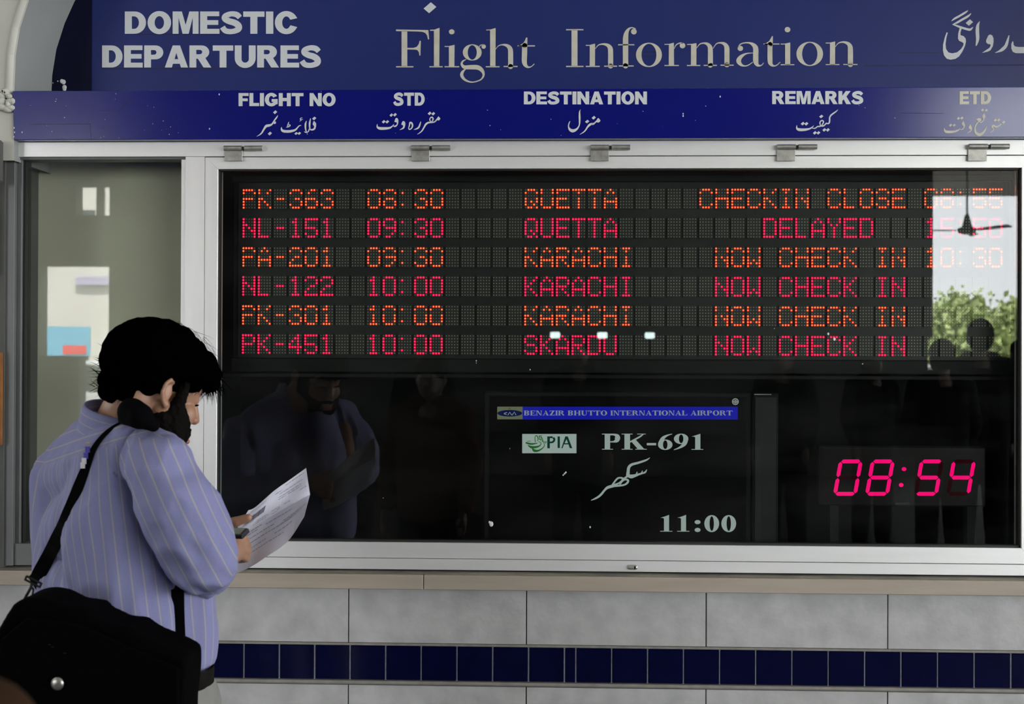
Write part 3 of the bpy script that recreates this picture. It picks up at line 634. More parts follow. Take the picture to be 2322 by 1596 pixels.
P.poly([(1070, 870), (1130, 838), (1200, 845), (1210, 900), (1160, 950), (1110, 900)]).stroke([(1140, 930, 30), (1080, 1005, 30), (1045, 1100, 38), (1065, 1210, 60), (1150, 1265, 74), (1230, 1240, 60), (1300, 1160, 44), (1352, 1050, 10)])
P.stroke([(1430, 1228, 6), (1500, 1172, 22), (1535, 1125, 24), (1500, 1075, 44), (1520, 1030, 50), (1590, 1065, 50), (1660, 1045, 36), (1730, 985, 34)]).dia(1790, 945, 54, 44)
P.build('lettering', M['vinyl_warm'], hb)
b = MB(); random.seed(3)
for i in range(46):
    px = random.choice([random.uniform(45, 420), random.uniform(45, 2300)]); py = random.uniform(206, 316); q = band_pt(px, py, .0002)-o; r = random.uniform(.0004, .0011); b.ell(q, (r*1.4, .0003, r), n=4)
for px, py in ((497, 214), (475, 292), (1549, 258), (1549, 263), (1633, 219), (50, 300), (32, 290), (33, 300), (31, 310)): b.ell(band_pt(px, py, .0002)-o, (.0018, .0003, .0028), n=4)
b.build('paint_fleck', M['vinyl'], hb)
b = MB()
for x0, y0, x1, y1 in ((67, 282, 205, 281), (205, 281, 207, 318), (225, 251, 262, 252), (268, 256, 282, 236), (282, 236, 300, 228), (232, 292, 238, 291), (2040, 256, 2140, 257), (1500, 285, 1505, 290)):
    q0 = band_pt(x0, y0, .0001)-o; q1 = band_pt(x1, y1, .0001)-o; b.cyl(q0, q1, .0005, n=5)
b.build('scratch', M['gasket'], hb)
# ================================================================== LED BOARD
LY = .10
lb = empty('led_board', W(1400, 615, LY+.02)); tag(lb, 'wide six-row red dot-matrix departures board behind the glass', 'display board')
o = Vector(lb.location)
a = W(541, 414, LY+.004); c = W(2283, 818, LY+.004)
def pb(nm, m, x0, x1, y0, y1, z0, z1, par, bev=.001):
    oo = Vector(par.location); b = MB(); b.box(x0-oo.x, x1-oo.x, y0-oo.y, y1-oo.y, z0-oo.z, z1-oo.z, 0, bev); return b.build(nm, m, par)
pb('face_plate', M['plate'], a.x, c.x, LY+.004, LY+.012, c.z, a.z, lb)
pb('casing', M['case_grey'], a.x-.018, c.x+.015, LY+.0125, LY+.10, W(1400, 846, LY).z, W(1400, 397, LY).z, lb, .003)
pb('casing_lip', M['case_grey'], a.x-.018, c.x+.015, LY-.002, LY+.012, a.z+.001, W(1400, 397, LY).z, lb, .002)
pb('casing_lip', M['case_grey'], a.x-.018, c.x+.015, LY-.002, LY+.012, W(1400, 846, LY).z, c.z-.001, lb, .002)
pb('shelf_edge', M['case_grey'], a.x-.04, c.x+.03, LY-.01, LY+.01, W(1400, 858, LY).z, W(1400, 850, LY).z, lb, .001)
F57 = {'P': "####.|#...#|#...#|####.|#....|#....|#....", 'K': "#...#|#..#.|#.#..|##...|#.#..|#..#.|#...#", '-': ".....|.....|.....|.###.|.....|.....|.....",
 '3': ".###.|#...#|....#|..##.|....#|#...#|.###.", '6': "..##.|.#...|#....|####.|#...#|#...#|.###.", '0': ".###.|#...#|#...#|#...#|#...#|#...#|.###.",
 '8': ".###.|#...#|#...#|.###.|#...#|#...#|.###.", ':': ".....|.#...|.....|.....|.....|.#...|.....", 'N': "#...#|#...#|##..#|#.#.#|#..##|#...#|#...#",
 'L': "#....|#....|#....|#....|#....|#....|####.", '1': "..#..|.##..|..#..|..#..|..#..|..#..|.###.", '5': "#####|#....|#....|####.|....#|#...#|.###.",
 '9': ".###.|#...#|#...#|.####|....#|...#.|.##..", 'A': "..#..|.#.#.|#...#|#...#|#####|#...#|#...#", '2': ".###.|#...#|....#|..##.|.#...|#....|#####",
 '4': "...#.|..##.|.#.#.|#..#.|#####|...#.|...#.", 'Q': ".###.|#...#|#...#|#...#|#.#.#|#..#.|.##.#", 'U': "#...#|#...#|#...#|#...#|#...#|#...#|.###.",
 'E': "#####|#....|#....|####.|#....|#....|#####", 'T': "#####|..#..|..#..|..#..|..#..|..#..|..#..", 'R': "####.|#...#|#...#|####.|#.#..|#..#.|#...#",
 'C': ".###.|#...#|#....|#....|#....|#...#|.###.", 'H': "#...#|#...#|#...#|#####|#...#|#...#|#...#", 'I': ".###.|..#..|..#..|..#..|..#..|..#..|.###.",
 'S': ".###.|#...#|#....|.###.|....#|#...#|.###.", 'D': "####.|#...#|#...#|#...#|#...#|#...#|####.", 'O': ".###.|#...#|#...#|#...#|#...#|#...#|.###.",
 'W': "#...#|#...#|#...#|#...#|#.#.#|##.##|#...#", 'Y': "#...#|#...#|.#.#.|..#..|..#..|..#..|..#.."}
rows = [("PK-363  08:30    ", "QUETTA", 29, "CHECKIN CLOSE 08:55"), ("NL-151  09:30", "QUETTA", 33, "DELAYED   15:50"), ("PA-201  09:30", "KARACHI", 30, "NOW CHECK IN 10:30"),
        ("NL-122  10:00", "KARACHI", 30, "NOW CHECK IN"), ("PK-301  10:00", "KARACHI", 30, "NOW CHECK IN"), ("PK-451  10:00", "SKARDU", 30, "NOW CHECK IN")]
x_c0 = W(552, 600, LY).x; pitch = (W(2097.5, 600, LY).x-x_c0)/43; dp = pitch/5.62
za = (W(552, 431, LY).z+W(2090, 430, LY).z)/2; zb = (W(552, 760.5, LY).z+W(1990, 764, LY).z)/2; rp = (za-zb)/5
dpz = (W(552, 431, LY).z-W(552, 470.5, LY).z)/6
cache = {}
def module(ch, odd):
    k = (ch, odd)
    if k in cache: return cache[k]
    b = MB(); b.box(-.4*dp, 4.4*dp, 0, .0035, -6.5*dpz, .5*dpz, 0)
    g_ = F57.get(ch, None); g_ = g_.split('|') if g_ else ['.....']*7
    for r_ in range(7):
        for c_ in range(5):
            on = g_[r_][c_] == '#' and not (odd and r_ == 2)
            if ch == 'P' and False: on = on
            x, z = c_*dp, -r_*dpz
            def disc(rad, y, mi, n=8):
                vs = [(x+rad*math.cos(2*math.pi*i/n+.39), y, z+rad*math.sin(2*math.pi*i/n+.39)) for i in range(n)]
                b.add(vs, [tuple(range(n))], mi)
            if on: disc(.0036, -.0006, 2 if odd else 4, 10); disc(.0019, -.0010, 3 if odd else 5, 8)
            else: disc(.0017, -.0006, 1, 6)
    me = b.mesh('matrix_module')
    for m_ in ('module', 'dot_off', 'led_o_halo', 'led_o', 'led_p_halo', 'led_p'): me.materials.append(M[m_])
    cache[k] = me; return me
for r_, (t1, t2, c3, t3) in enumerate(rows):
    line = [' ']*48
    for i, ch in enumerate(t1): line[i] = ch
    for i, ch in enumerate(t2): line[18+i] = ch
    for i, ch in enumerate(t3): line[c3+i] = ch
    odd = r_ % 2 == 0
    for i, ch in enumerate(line):
        ob = bpy.data.objects.new('matrix_module', module(ch, odd)); COL.objects.link(ob); ob.parent = lb
        ob.location = Vector((x_c0+i*pitch, LY, za-r_*rp))-o
# ================================================================== SCREEN
TY = .10
tv = empty('flat_screen', W(1400, 1220, TY+.03)); tag(tv, 'black flat screen under the board showing one arrival with airline logo', 'screen')
a = W(1098, 888, TY); c = W(1704, 1262, TY)
pb('bezel', M['case_grey'], a.x, c.x, TY, TY+.06, c.z, a.z, tv, .003)
a2 = W(1110, 897, TY-.001); c2 = W(1692, 1250, TY-.001)
pb('panel', M['screen'], a2.x, c2.x, TY-.0012, TY-.0003, c2.z, a2.z, tv, 0)
ft = lambda x, y, t: W(x, y, TY-.0015-t)-Vector(tv.location)
ft2 = lambda x, y, t: W(x, y, TY-.0024-t)-Vector(tv.location)
ft3 = lambda x, y, t: W(x, y, TY-.0033-t)-Vector(tv.location)
P = Pen(ft, .0002); P.tf(0, 0, 1).rect(1185, 922, 1673, 951).build('title_bar', M['scr_blue'], tv)
P = Pen(ft, .0002); P.tf(1110, 890, 8.0).rect(593, 750, 1577, 1100).build('logo_box', M['scr_box'], tv)
P = Pen(ft, .0002); P.tf(1110, 890, 8.0).rect(140, 255, 600, 485).build('emblem_box', M['scr_cream'], tv)
P = Pen(ft2, .0002); P.tf(1110, 890, 8.0).disc(368, 375, 226, 60, 32).build('emblem_oval', M['scr_navy'], tv)
P = Pen(ft3, .0002); P.tf(1110, 890, 8.0).stroke([(320, 360, 12), (265, 380, 16), (310, 402, 12)]).stroke([(335, 405, 14), (368, 355, 14), (398, 405, 14)], 1).stroke([(415, 405, 14), (450, 350, 14), (478, 405, 14)], 1).build('emblem_letters', M['scr_text'], tv)
P = Pen(ft2, .0002); P.tf(1110, 890, 8.0)
P.poly([(362, 262), (372, 282), (392, 284), (376, 294), (384, 308), (362, 298), (342, 308), (350, 294), (334, 284), (354, 282)]).build('emblem_star', mat('star_gold', (.02, .02, .0), .5, emit=(.08, .07, .0), estr=1), tv)
P = Pen(ft2, .0002); P.tf(1110, 890, 8.0)
P.rect(1048, 795, 1095, 1010).stroke([(1090, 812, 30), (1145, 812, 34), (1176, 850, 38), (1150, 895, 34), (1092, 905, 30)]).rect(1235, 795, 1277, 1005)
P.poly([(1375, 795), (1420, 795), (1502, 1008), (1455, 1008), (1432, 940), (1350, 940), (1325, 1008), (1303, 1008)]).build('logo_letters', M['scr_dkgreen'], tv)
P = Pen(ft3, .0002); P.tf(1110, 890, 8.0).poly([(1362, 918), (1424, 918), (1398, 845)]).build('logo_letter_counter', M['scr_box'], tv)
P = Pen(ft2, .0002); P.tf(1110, 890, 8.0)
P.stroke([(668, 912, 30), (760, 932, 32), (865, 918, 14)]).stroke([(700, 955, 14), (760, 990, 44), (860, 985, 34), (925, 950, 16), (925, 905, 12), (880, 888, 8)]).stroke([(775, 1010, 14), (810, 1050, 48), (880, 1055, 34), (960, 1010, 18), (998, 950, 12), (965, 860, 12)])
P.stroke([(830, 895, 16), (826, 800, 12), (862, 786, 18), (882, 845, 16), (868, 875, 12)]).stroke([(905, 785, 16), (905, 840, 14), (940, 862, 14), (930, 800, 12), (962, 845, 14), (955, 900, 12)]).stroke([(680, 885, 8), (745, 880, 10)]).stroke([(985, 900, 12), (1030, 892, 12), (1015, 925, 10)]).stroke([(890, 790, 12), (945, 785, 14)])
P.build('logo_swirl', M['scr_green'], tv)
P = Pen(ft, .0002); P.tf(1350, 960, 5.911)
P.rect(125, 140, 198, 346).rect(88, 137, 200, 147).rect(88, 341, 238, 350).stroke([(196, 148, 22), (255, 150, 26), (290, 170, 58), (296, 198, 72), (284, 228, 56), (245, 244, 22), (196, 246, 16)])
P.rect(390, 140, 465, 346).rect(352, 137, 500, 147).rect(352, 341, 500, 350).stroke([(640, 145, 14), (590, 182, 22), (468, 246, 20)]).poly([(478, 238), (532, 208), (648, 335), (690, 350), (555, 350), (565, 338)]).rect(560, 137, 675, 146).rect(535, 341, 690, 350).rect(690, 262, 815, 293)
P.ring(937, 285, 97, 70, 30, 58).stroke([(1030, 141, 8), (965, 160, 22), (905, 200, 46), (872, 270, 64)])
P.ring(1150, 206, 97, 70, 30, 58).stroke([(1213, 210, 64), (1195, 270, 56), (1140, 318, 28), (1052, 354, 8)])
P.poly([(1288, 176), (1370, 150), (1408, 138), (1408, 346), (1338, 346), (1338, 185), (1320, 176)]).rect(1288, 344, 1447, 353)
for k in (0, 228):
    P.poly([(868+k, 1266), (950+k, 1240), (988+k, 1224), (988+k, 1442), (920+k, 1442), (920+k, 1275), (900+k, 1264)]).rect(868+k, 1440, 1033+k, 1449).ring(1560+k, 1342, 99, 114, 29, 98)
P.disc(1370, 1322, 40, 28).disc(1370, 1427, 40, 28).build('flight_text', M['scr_white'], tv)
P = Pen(ft, .0002); P.tf(1330, 1020, 12.77)
P.stroke([(1838, 222, 12), (1725, 295, 50), (1500, 372, 64), (1310, 425, 74), (1225, 510, 84), (1205, 640, 90), (1195, 720, 100), (1170, 770, 60), (1090, 825, 50), (1045, 850, 50)])
P.stroke([(1742, 575, 20), (1700, 645, 50), (1630, 672, 46), (1520, 705, 56), (1400, 745, 84), (1290, 768, 110), (1195, 740, 80)]).stroke([(1618, 608, 20), (1590, 668, 36)]).stroke([(1462, 640, 22), (1450, 700, 50)])
P.stroke([(750, 1010, 46), (830, 900, 50), (900, 825, 50), (975, 805, 48), (1050, 830, 56), (1015, 900, 44), (920, 968, 44), (790, 1015, 60)])
P.stroke([(970, 985, 40), (1060, 885, 44), (1150, 855, 52), (1205, 890, 62), (1175, 960, 58), (1080, 1015, 50), (930, 1035, 56), (780, 1045, 60)])
P.stroke([(810, 1030, 80), (700, 1060, 84), (600, 1095, 78), (520, 1170, 62), (440, 1270, 64), (360, 1345, 60), (260, 1405, 50), (138, 1458, 20)])
P.build('city_name', M['scr_white'], tv)
# title text: wide bold serif capitals, unit height
def sf():
    r = lambda x0, y0, x1, y1: [(x0, y0), (x1, y0), (x1, y1), (x0, y1)]
    st_ = lambda x, w_=.26: [r(x, 0, x+w_, 1), r(x-.08, 0, x+w_+.08, .07), r(x-.08, .93, x+w_+.08, 1)]
    g = {'I': (.42, st_(.08)), 'T': (1.0, st_(.37)+[r(.02, .9, .98, 1), r(.0, .7, .06, 1), r(.94, .7, 1, 1)]), 'L': (.9, st_(.08)+[r(.2, 0, .86, .08), r(.8, 0, .88, .32)]),
         'E': (.92, st_(.08)+[r(.2, 0, .86, .08), r(.2, .92, .84, 1), r(.2, .46, .62, .54), r(.82, 0, .88, .3), r(.8, .72, .86, 1), r(.58, .36, .64, .64)]),
         'H': (1.14, st_(.08)+st_(.78)+[r(.3, .46, .8, .54)]), 'N': (1.06, [r(.12, 0, .2, 1), r(0, 0, .3, .07), r(0, .93, .3, 1), r(.84, 0, .92, 1), r(.74, .93, 1.04, 1), [(.1, 1), (.36, 1), (.92, 0), (.74, 0)]]),
         'A': (1.08, [[(.5, 1), (.56, 1), (.2, 0), (.12, 0)], [(.46, 1), (.58, 1), (.98, 0), (.68, 0)], r(.25, .3, .75, .38), r(0, 0, .32, .07), r(.6, 0, 1.06, .07)]),
         'Z': (.94, [r(.05, .9, .88, 1), r(.03, 0, .9, .09), [(.55, 1), (.86, 1), (.36, 0), (.04, 0)], r(.04, .7, .1, 1), r(.84, 0, .9, .3)]), 'U': (1.1, [r(.0, .93, .46, 1), r(.72, .93, 1.04, 1)])}
    return g
SF = sf(); ring_ = {'O'}; bowl_ = {'P': [(.5, 1)], 'R': [(.5, 1)], 'B': [(.52, 1), (0, .54)]}
def serif_text(P, txt, x0, x1, yt, yb):
    wd = lambda c: {'O': 1.12, 'P': .92, 'R': 1.08, 'B': .98, ' ': .42}.get(c) or SF[c][0]
    tot = sum(wd(c)+.05 for c in txt)-.05; s_ = (x1-x0)/tot; h = yb-yt; x = x0
    P.tf(0, 0, 1); T = lambda L: [(x+u*s_, yb-v*h) for u, v in L]
    for c in txt:
        if c in SF:
            for q in SF[c][1]: P.contours([T(q)])
        if c == 'U': P.contours([T([(.1, 1), (.36, 1), (.36, .3)]+arc(.6, .3, .24, .22, 180, 360, 8)+[(.84, 1), (.92, 1), (.92, .3)]+arc(.51, .3, .41, .32, 360, 180, 12))])
        if c == 'O': P.contours([T(arc(.55, .5, .54, .53, 0, 348, 24)), T(arc(.55, .5, .24, .46, 0, 345, 20))])
        if c in bowl_:
            for q in SF['I'][1]: P.contours([T(q)])
            for lo, hi in bowl_[c]:
                m_ = (lo+hi)/2; rr = (hi-lo)/2; P.contours([T([(.3, lo)]+arc(.5, m_, .38, rr, -90, 90, 12)+[(.3, hi)]+[(.3, hi-.08)]+arc(.46, m_, .14, rr-.08, 90, -90, 8)+[(.3, lo+.08)])])
            if c == 'R': P.contours([T([(.46, .5), (.72, .5), (1.0, .06), (1.06, 0), (.78, 0)])])
        x += (wd(c)+.05)*s_
P = Pen(ft2, .0002); serif_text(P, 'BENAZIR BHUTTO INTERNATIONAL AIRPORT', 1188, 1661, 930.8, 941.8); P.build('title_text', M['scr_text'], tv)
# tall dark box beside the screen
bxo = empty('speaker_box', W(1735, 1240, .12)); tag(bxo, 'narrow dark grey upright box between the flat screen and the clock', 'box')
a = W(1707, 890, .09); c = W(1764, 1262, .09)
pb('cabinet', M['case_grey'], a.x, c.x, .09, .2, c.z, a.z, bxo, .003)
pb('grille', M['plate'], a.x+.006, c.x-.006, .087, .0895, c.z+.01, a.z-.012, bxo, .001)
pb('top_strip', M['steel'], a.x+.004, c.x-.02, .088, .0895, a.z-.006, a.z-.004, bxo, 0)
# shelf the devices stand on
sh = slab('shelf', M['black'], GX0-.02, 1.39, .06, .40, .976, W(1400, 1262.5, .10).z-.0005); tag(sh, 'low black shelf inside the display case under the screen', 'shelf')
# ================================================================== CLOCK
ck = empty('digital_clock', W(2046, 1150, .09)); tag(ck, 'black digital clock with slanted pink digits in the lower right of the case', 'clock')
a = W(1858, 1011, .08); c = W(2236, 1149, .08)
pb('housing', M['case_grey'], a.x, c.x, .08, .13, c.z, a.z, ck, .004)
a2 = W(1864, 1016, .079); c2 = W(2232, 1145, .079)
pb('face', M['clock_face'], a2.x, c2.x, .0785, .0795, c2.z, a2.z, ck, 0)
b = MB(); q = W(2046, 1142, .078)-Vector(ck.location); b.box(q.x-.02, q.x+.02, q.y-.002, q.y, q.z-.003, q.z+.003); b.build('name_plate', M['plate'], ck)
for px in (1890, 2200):
    q = W(px, 1150, .1); b = MB(); oo = Vector(ck.location); b.box(q.x-.012-oo.x, q.x+.012-oo.x, .09-oo.y, .12-oo.y, W(1400, 1262.5, .10).z-oo.z, c.z-oo.z+.001); b.build('foot', M['case_grey'], ck)
SEG = {'0': 'abcdef', '8': 'abcdefg', '5': 'acdfg', '4': 'bcfg'}
fk = lambda x, y, t: W(x, y, .0782-t)-Vector(ck.location)
def seg_polys(x0, yT, yB, w_, sl_):
    yM = (yT+yB)/2; t = 3.6*1.22; X = lambda x, y: (x+(yB-y)/(yB-yT)*sl_, y); g_ = 1.0
    H = lambda y: [X(x0+g_, y), X(x0+t+g_, y-t), X(x0+w_-t-g_, y-t), X(x0+w_-g_, y), X(x0+w_-t-g_, y+t), X(x0+t+g_, y+t)]
    Vv = lambda x, ya, yb: [X(x, ya+g_), X(x+t, ya+t+g_), X(x+t, yb-t-g_), X(x, yb-g_), X(x-t, yb-t-g_), X(x-t, ya+t+g_)]
    return {'a': H(yT), 'g': H(yM), 'd': H(yB), 'f': Vv(x0, yT, yM), 'b': Vv(x0+w_, yT, yM), 'e': Vv(x0, yM, yB), 'c': Vv(x0+w_, yM, yB)}
on = Pen(fk, .0003)
for ch, x0 in zip('0854', (1893.5, 1966, 2077, 2150)):
    sp = seg_polys(x0, 1046, 1119.5, 45.5, 13)
    for k_, poly in sp.items():
        if k_ in SEG[ch]:
            P = Pen(fk, .0003); P.tf(0, 0, 1).poly(poly).build('lit_segment', M['seg_on'], ck)
        else:
            P = Pen(fk, .0003); P.tf(0, 0, 1).poly(poly).build('unlit_segment', M['seg_off'], ck)
for x, y in ((2050, 1063.5), (2043.5, 1099.5)):
    P = Pen(fk, .0003); P.tf(0, 0, 1).disc(x, y, 5.4, 4.6).build('colon_dot', M['seg_on'], ck)
# ================================================================== THE MAN
MY = -.85
def Q(px, py, dy=0.0): return W(px, py, MY+dy)
PX = 1/1106.0
# --- head frame
PH, PP = R(41), R(22)
hF = Vector((math.cos(PP)*math.sin(PH), math.cos(PP)*math.cos(PH), -math.sin(PP)))
hR = Vector((math.cos(PH), -math.sin(PH), 0)); hU = hR.cross(hF)
hO = Q(382, 891, -.04)-hR*.083+hF*.012
def H(f, r, u): return hO+hF*f+hR*r+hU*u
HM = Matrix((hR, hF, hU)).transposed()
man = empty('person', (Q(300, 1500).x, MY, 0)); tag(man, 'bearded man with black hair in a striped blue shirt reading a paper', 'person')
mo = Vector(man.location)
def rebase(ob, origin=mo):
    me = ob.data
    for v in me.vertices: v.co -= origin
    me.update(); return ob
body = MB()
body.ell(H(-.008, 0, .055), (.074, .096, .088), HM, 16); body.ell(H(.045, 0, .035), (.060, .052, .062), HM, 14)
body.ell(H(.055, 0, -.03), (.050, .046, .056), HM, 14)
for s_ in (-1, 1):
    body.capsule(H(.004, s_*.052, -.03), H(.066, s_*.024, -.082), .022, .022)
    body.ell(H(.066, s_*.034, -.020), (.026, .026, .028), HM, 10)
    body.capsule(H(.086, s_*.018, .038), H(.074, s_*.046, .036), .010, .009)
    body.ell(H(.078, s_*.030, .018), (.015, .013, .011), HM, 10)
    # ear: rim, lobe, inner wall
    e = [(-.004, .076, .026), (-.017, .083, .027), (-.026, .086, .015), (-.026, .084, -.002), (-.018, .081, -.016), (-.008, .078, -.026), (-.001, .076, -.022)]
    for a, c in zip(e, e[1:]): body.capsule(H(a[0], s_*a[1], a[2]), H(c[0], s_*c[1], c[2]), .0048, .0048, 10, 4)
    body.ell(H(-.012, s_*.074, .0), (.006, .013, .022), HM, 8); body.ell(H(-.006, s_*.078, -.023), (.006, .007, .008), HM, 8)
body.capsule(H(.066, 0, -.09), H(.074, 0, -.096), .022, .020)
body.capsule(H(.090, 0, .034), H(.113, 0, -.012), .0075, .0105); body.ell(H(.114, 0, -.016), (.012, .012, .011), HM, 10)
for s_ in (-1, 1): body.ell(H(.103, s_*.011, -.019), (.009, .012, .008), HM, 8)
body.capsule(H(.100, -.016, -.052), H(.100, .016, -.052), .008, .008); body.capsule(H(.100, -.013, -.067), H(.100, .013, -.067), .009, .009)
body.ell(H(.088, 0, -.058), (.026, .020, .026), HM, 10)
nb = Q(272, 985, .03)
body.capsule(H(-.03, 0, -.02), nb, .056, .062); body.capsule(H(-.01, 0, -.05), nb+Vector((.02, .02, 0)), .045, .055)
shL, shR = Q(142, 1078, .14), Q(378, 1052, -.10)
elL, wrL = Q(165, 1285, .24), Q(488, 1203, .33)
elR, wrR = Q(460, 1276, .03), Q(512, 1262, .17)
hipL, hipR = Q(240, 1575, .06), Q(385, 1575, .0)
body.capsule(shL, shR, .045, .045); body.capsule(Q(262, 1010, .03), Q(315, 1540, .02), .07, .075)
body.capsule(shL, elL, .040, .036); body.capsule(elL, wrL, .035, .024); body.capsule(shR, elR, .040, .036); body.capsule(elR, wrR, .035, .025)
footL, footR = Vector((hipL.x+.02, hipL.y+.02, .09)), Vector((hipR.x+.02, hipR.y-.03, .09))
for h_, f_ in ((hipL, footL), (hipR, footR)):
    kn = h_.lerp(f_, .5)+Vector((.02, .02, 0)); body.capsule(h_, kn, .062, .05); body.capsule(kn, f_, .05, .036)
# right hand: a fist closed on the phone
pR = Q(531, 1243, .225)
body.capsule(wrR, pR, .024, .027); body.ell(pR, (.026, .034, .034), None, 12)
for i, (bx_, by_, l_) in enumerate(((546, 1216, 0), (551, 1230, 0), (551, 1245, 0), (546, 1258, 0))):
    k1 = Q(bx_+3, by_+2, .235); k2 = Q(bx_+12, by_+9, .275); k3 = Q(bx_-4, by_+13, .30)
    body.capsule(Q(bx_-14, by_+2, .215), k1, .0105, .0095, 12, 4); body.capsule(k1, k2, .0092, .0086, 12, 4); body.capsule(k2, k3, .0086, .0075, 12, 4)
body.capsule(Q(520, 1225, .235), Q(535, 1208, .265), .012, .010, 12, 4); body.capsule(Q(535, 1208, .265), Q(551, 1211, .28), .010, .0085, 12, 4)
# left hand: thumb on top of the sheet, fingers behind it
pL = Q(513, 1204, .345)
body.capsule(wrL, pL, .024, .026); body.ell(pL, (.034, .028, .026), None, 12)
body.capsule(Q(505, 1192, .325), Q(538, 1182, .305), .0145, .0125, 12, 5); body.capsule(Q(538, 1182, .305), Q(563, 1173.5, .302), .0120, .0098, 12, 5)
for i in range(4):
    a0 = Q(528, 1202+i*9, .365); a1 = Q(560, 1196+i*12, .40); a2 = Q(584-i*3, 1194+i*13, .395)
    body.capsule(a0, a1, .0098, .009, 12, 4); body.capsule(a1, a2, .009, .0075, 12, 4)
rebase(remesh(body, 'body', .0034, M['skin'], man, 4))
# brows, lips
b = MB()
for s_ in (-1, 1):
    b.capsule(H(.099, s_*.012, .040), H(.094, s_*.032, .044), .0045, .0035, 10, 4); b.capsule(H(.094, s_*.032, .044), H(.080, s_*.048, .038), .0035, .002, 10, 4)
    b.capsule(H(.094, s_*.020, .010), H(.087, s_*.040, .009), .0022, .0018, 8, 3)
rebase(b.build('eyebrows', M['hair'], man))
b = MB(); b.capsule(H(.106, -.014, -.067), H(.106, .014, -.067), .0065, .0065); rebase(b.build('lower_lip', M['lip'], man))
# beard: a close shell over jaw, cheeks and upper lip
b = MB(); random.seed(11)
for s_ in (-1, 1):
    pts = [(.022, .0745, .030, .010), (.024, .0745, .008, .012), (.024, .070, -.018, .016), (.030, .063, -.042, .020), (.046, .052, -.066, .024), (.064, .034, -.086, .024), (.078, .012, -.096, .024)]
    for p_, q_ in zip(pts, pts[1:]): b.capsule(H(p_[0], s_*p_[1], p_[2]), H(q_[0], s_*q_[1], q_[2]), p_[3], q_[3], 12, 4)
    b.capsule(H(.050, s_*.056, -.040), H(.078, s_*.036, -.062), .016, .014, 12, 4)
    b.capsule(H(.106, s_*.004, -.042), H(.094, s_*.026, -.052), .0065, .007, 10, 4); b.capsule(H(.094, s_*.026, -.052), H(.086, s_*.030, -.075), .008, .010, 10, 4)
    b.capsule(H(.036, s_*.066, -.030), H(.036, s_*.062, -.055), .015, .018, 12, 4)
b.capsule(H(.092, 0, -.082), H(.080, 0, -.102), .013, .018, 12, 4)
for s_ in (-1, 1):
    for a_, c_, r0_, r1_ in (((.020, .066, -.030), (.052, .050, -.050), .017, .018), ((.008, .060, -.045), (.040, .050, -.078), .018, .020), ((.0, .050, -.058), (.035, .030, -.092), .018, .020), ((.046, .056, -.022), (.070, .044, -.044), .013, .014), ((.066, .044, -.040), (.084, .026, -.056), .013, .011)):
        b.capsule(H(a_[0], s_*a_[1], a_[2]), H(c_[0], s_*c_[1], c_[2]), r0_, r1_, 12, 4)
b.capsule(H(.05, .02, -.10), H(.05, -.02, -.10), .02, .02, 12, 4)
def bd_(p, n): return .0022*noise.noise(p*130)+.0014*noise.noise(p*320)
rebase(remesh(b, 'beard', .0026, M['beard'], man, 3, bd_))
# hair
b = MB(); random.seed(5)
b.ell(H(-.012, 0, .064), (.086, .112, .084), HM, 20)
def scalp(f, r, u):   # is this direction covered with hair
    if f > .055: return u > .070
    if f > -.01: return u > .040
    if f > -.035: return u > .022
    return u > -.028
for i in range(1500):
    th = random.uniform(0, 2*math.pi); zz = random.uniform(-.75, 1); rr = math.sqrt(1-zz*zz)
    f, r_, u = -.014+.102*rr*math.cos(th), .078*rr*math.sin(th), .058+.080*zz
    if not scalp(f, r_, u): continue
    rad = random.uniform(.017, .021)
    if f < -.05 and u < .03: rad *= .8
    if abs(r_) > .06 and -.04 < f < .05 and u < .07: rad *= .62
    b.ell(H(f, r_, u), (rad*.9, rad, rad), HM, 6)
# crown volume and the forelock falling over the brow
for f, r_, u, rad in ((.02, 0, .145, .035), (.06, 0, .13, .035), (.085, .02, .115, .032), (.10, -.02, .10, .032), (-.03, 0, .14, .035), (.105, .03, .085, .026), (.112, -.005, .082, .028), (.116, .02, .066, .019), (.112, .04, .062, .016), (.118, -.02, .062, .018), (-.09, 0, .10, .04), (-.105, .0, .05, .032), (-.10, .02, .02, .03), (-.095, -.02, .0, .028), (-.085, .035, .01, .028), (-.118, 0, .03, .02),
                      (.07, .055, .085, .022), (.088, .05, .07, .018), (.045, .068, .075, .018), (.03, .074, .055, .012), (-.06, .06, .02, .024), (-.045, .066, .02, .016), (-.08, .03, -.02, .022), (-.09, 0, -.025, .024), (-.085, -.03, -.02, .024)):
    b.ell(H(f*.93, r_, u-(.016 if u > .09 else .004)), (rad*.93, rad*.93, rad*.93), HM, 9)
def hd(p, n):
    q = HM.inverted() @ (p-hO); return .0030*noise.noise(Vector((q.x*70, q.y*22, q.z*30)))+.0016*noise.noise(Vector((q.x*190, q.y*50, q.z*60)))
hr = remesh(b, 'hair', .0036, M['hair'], man, 9, hd)
st_ = MB()
def strand(p, d, l, r=.0008, droop=.35, k=4):
    pts = [p]; d = d.normalized()
    for i in range(k): d = (d+Vector((0, 0, -droop/k))+Vector([random.uniform(-.12, .12) for _ in range(3)])).normalized(); pts.append(pts[-1]+d*l/k)
    for i in range(k):
        r0 = r*(1-i/k); r1 = r*(1-(i+1)/k)+.00008; st_.cyl(pts[i], pts[i+1], r0, r1, 3)
for i in range(90):      # nape, flicking out
    strand(H(random.uniform(-.125, -.10), random.uniform(-.03, .05), random.uniform(-.035, .06)), -hF*.8+Vector((0, 0, random.uniform(-.8, .5)))+hR*random.uniform(-.2, .4), random.uniform(.018, .038), .0011)
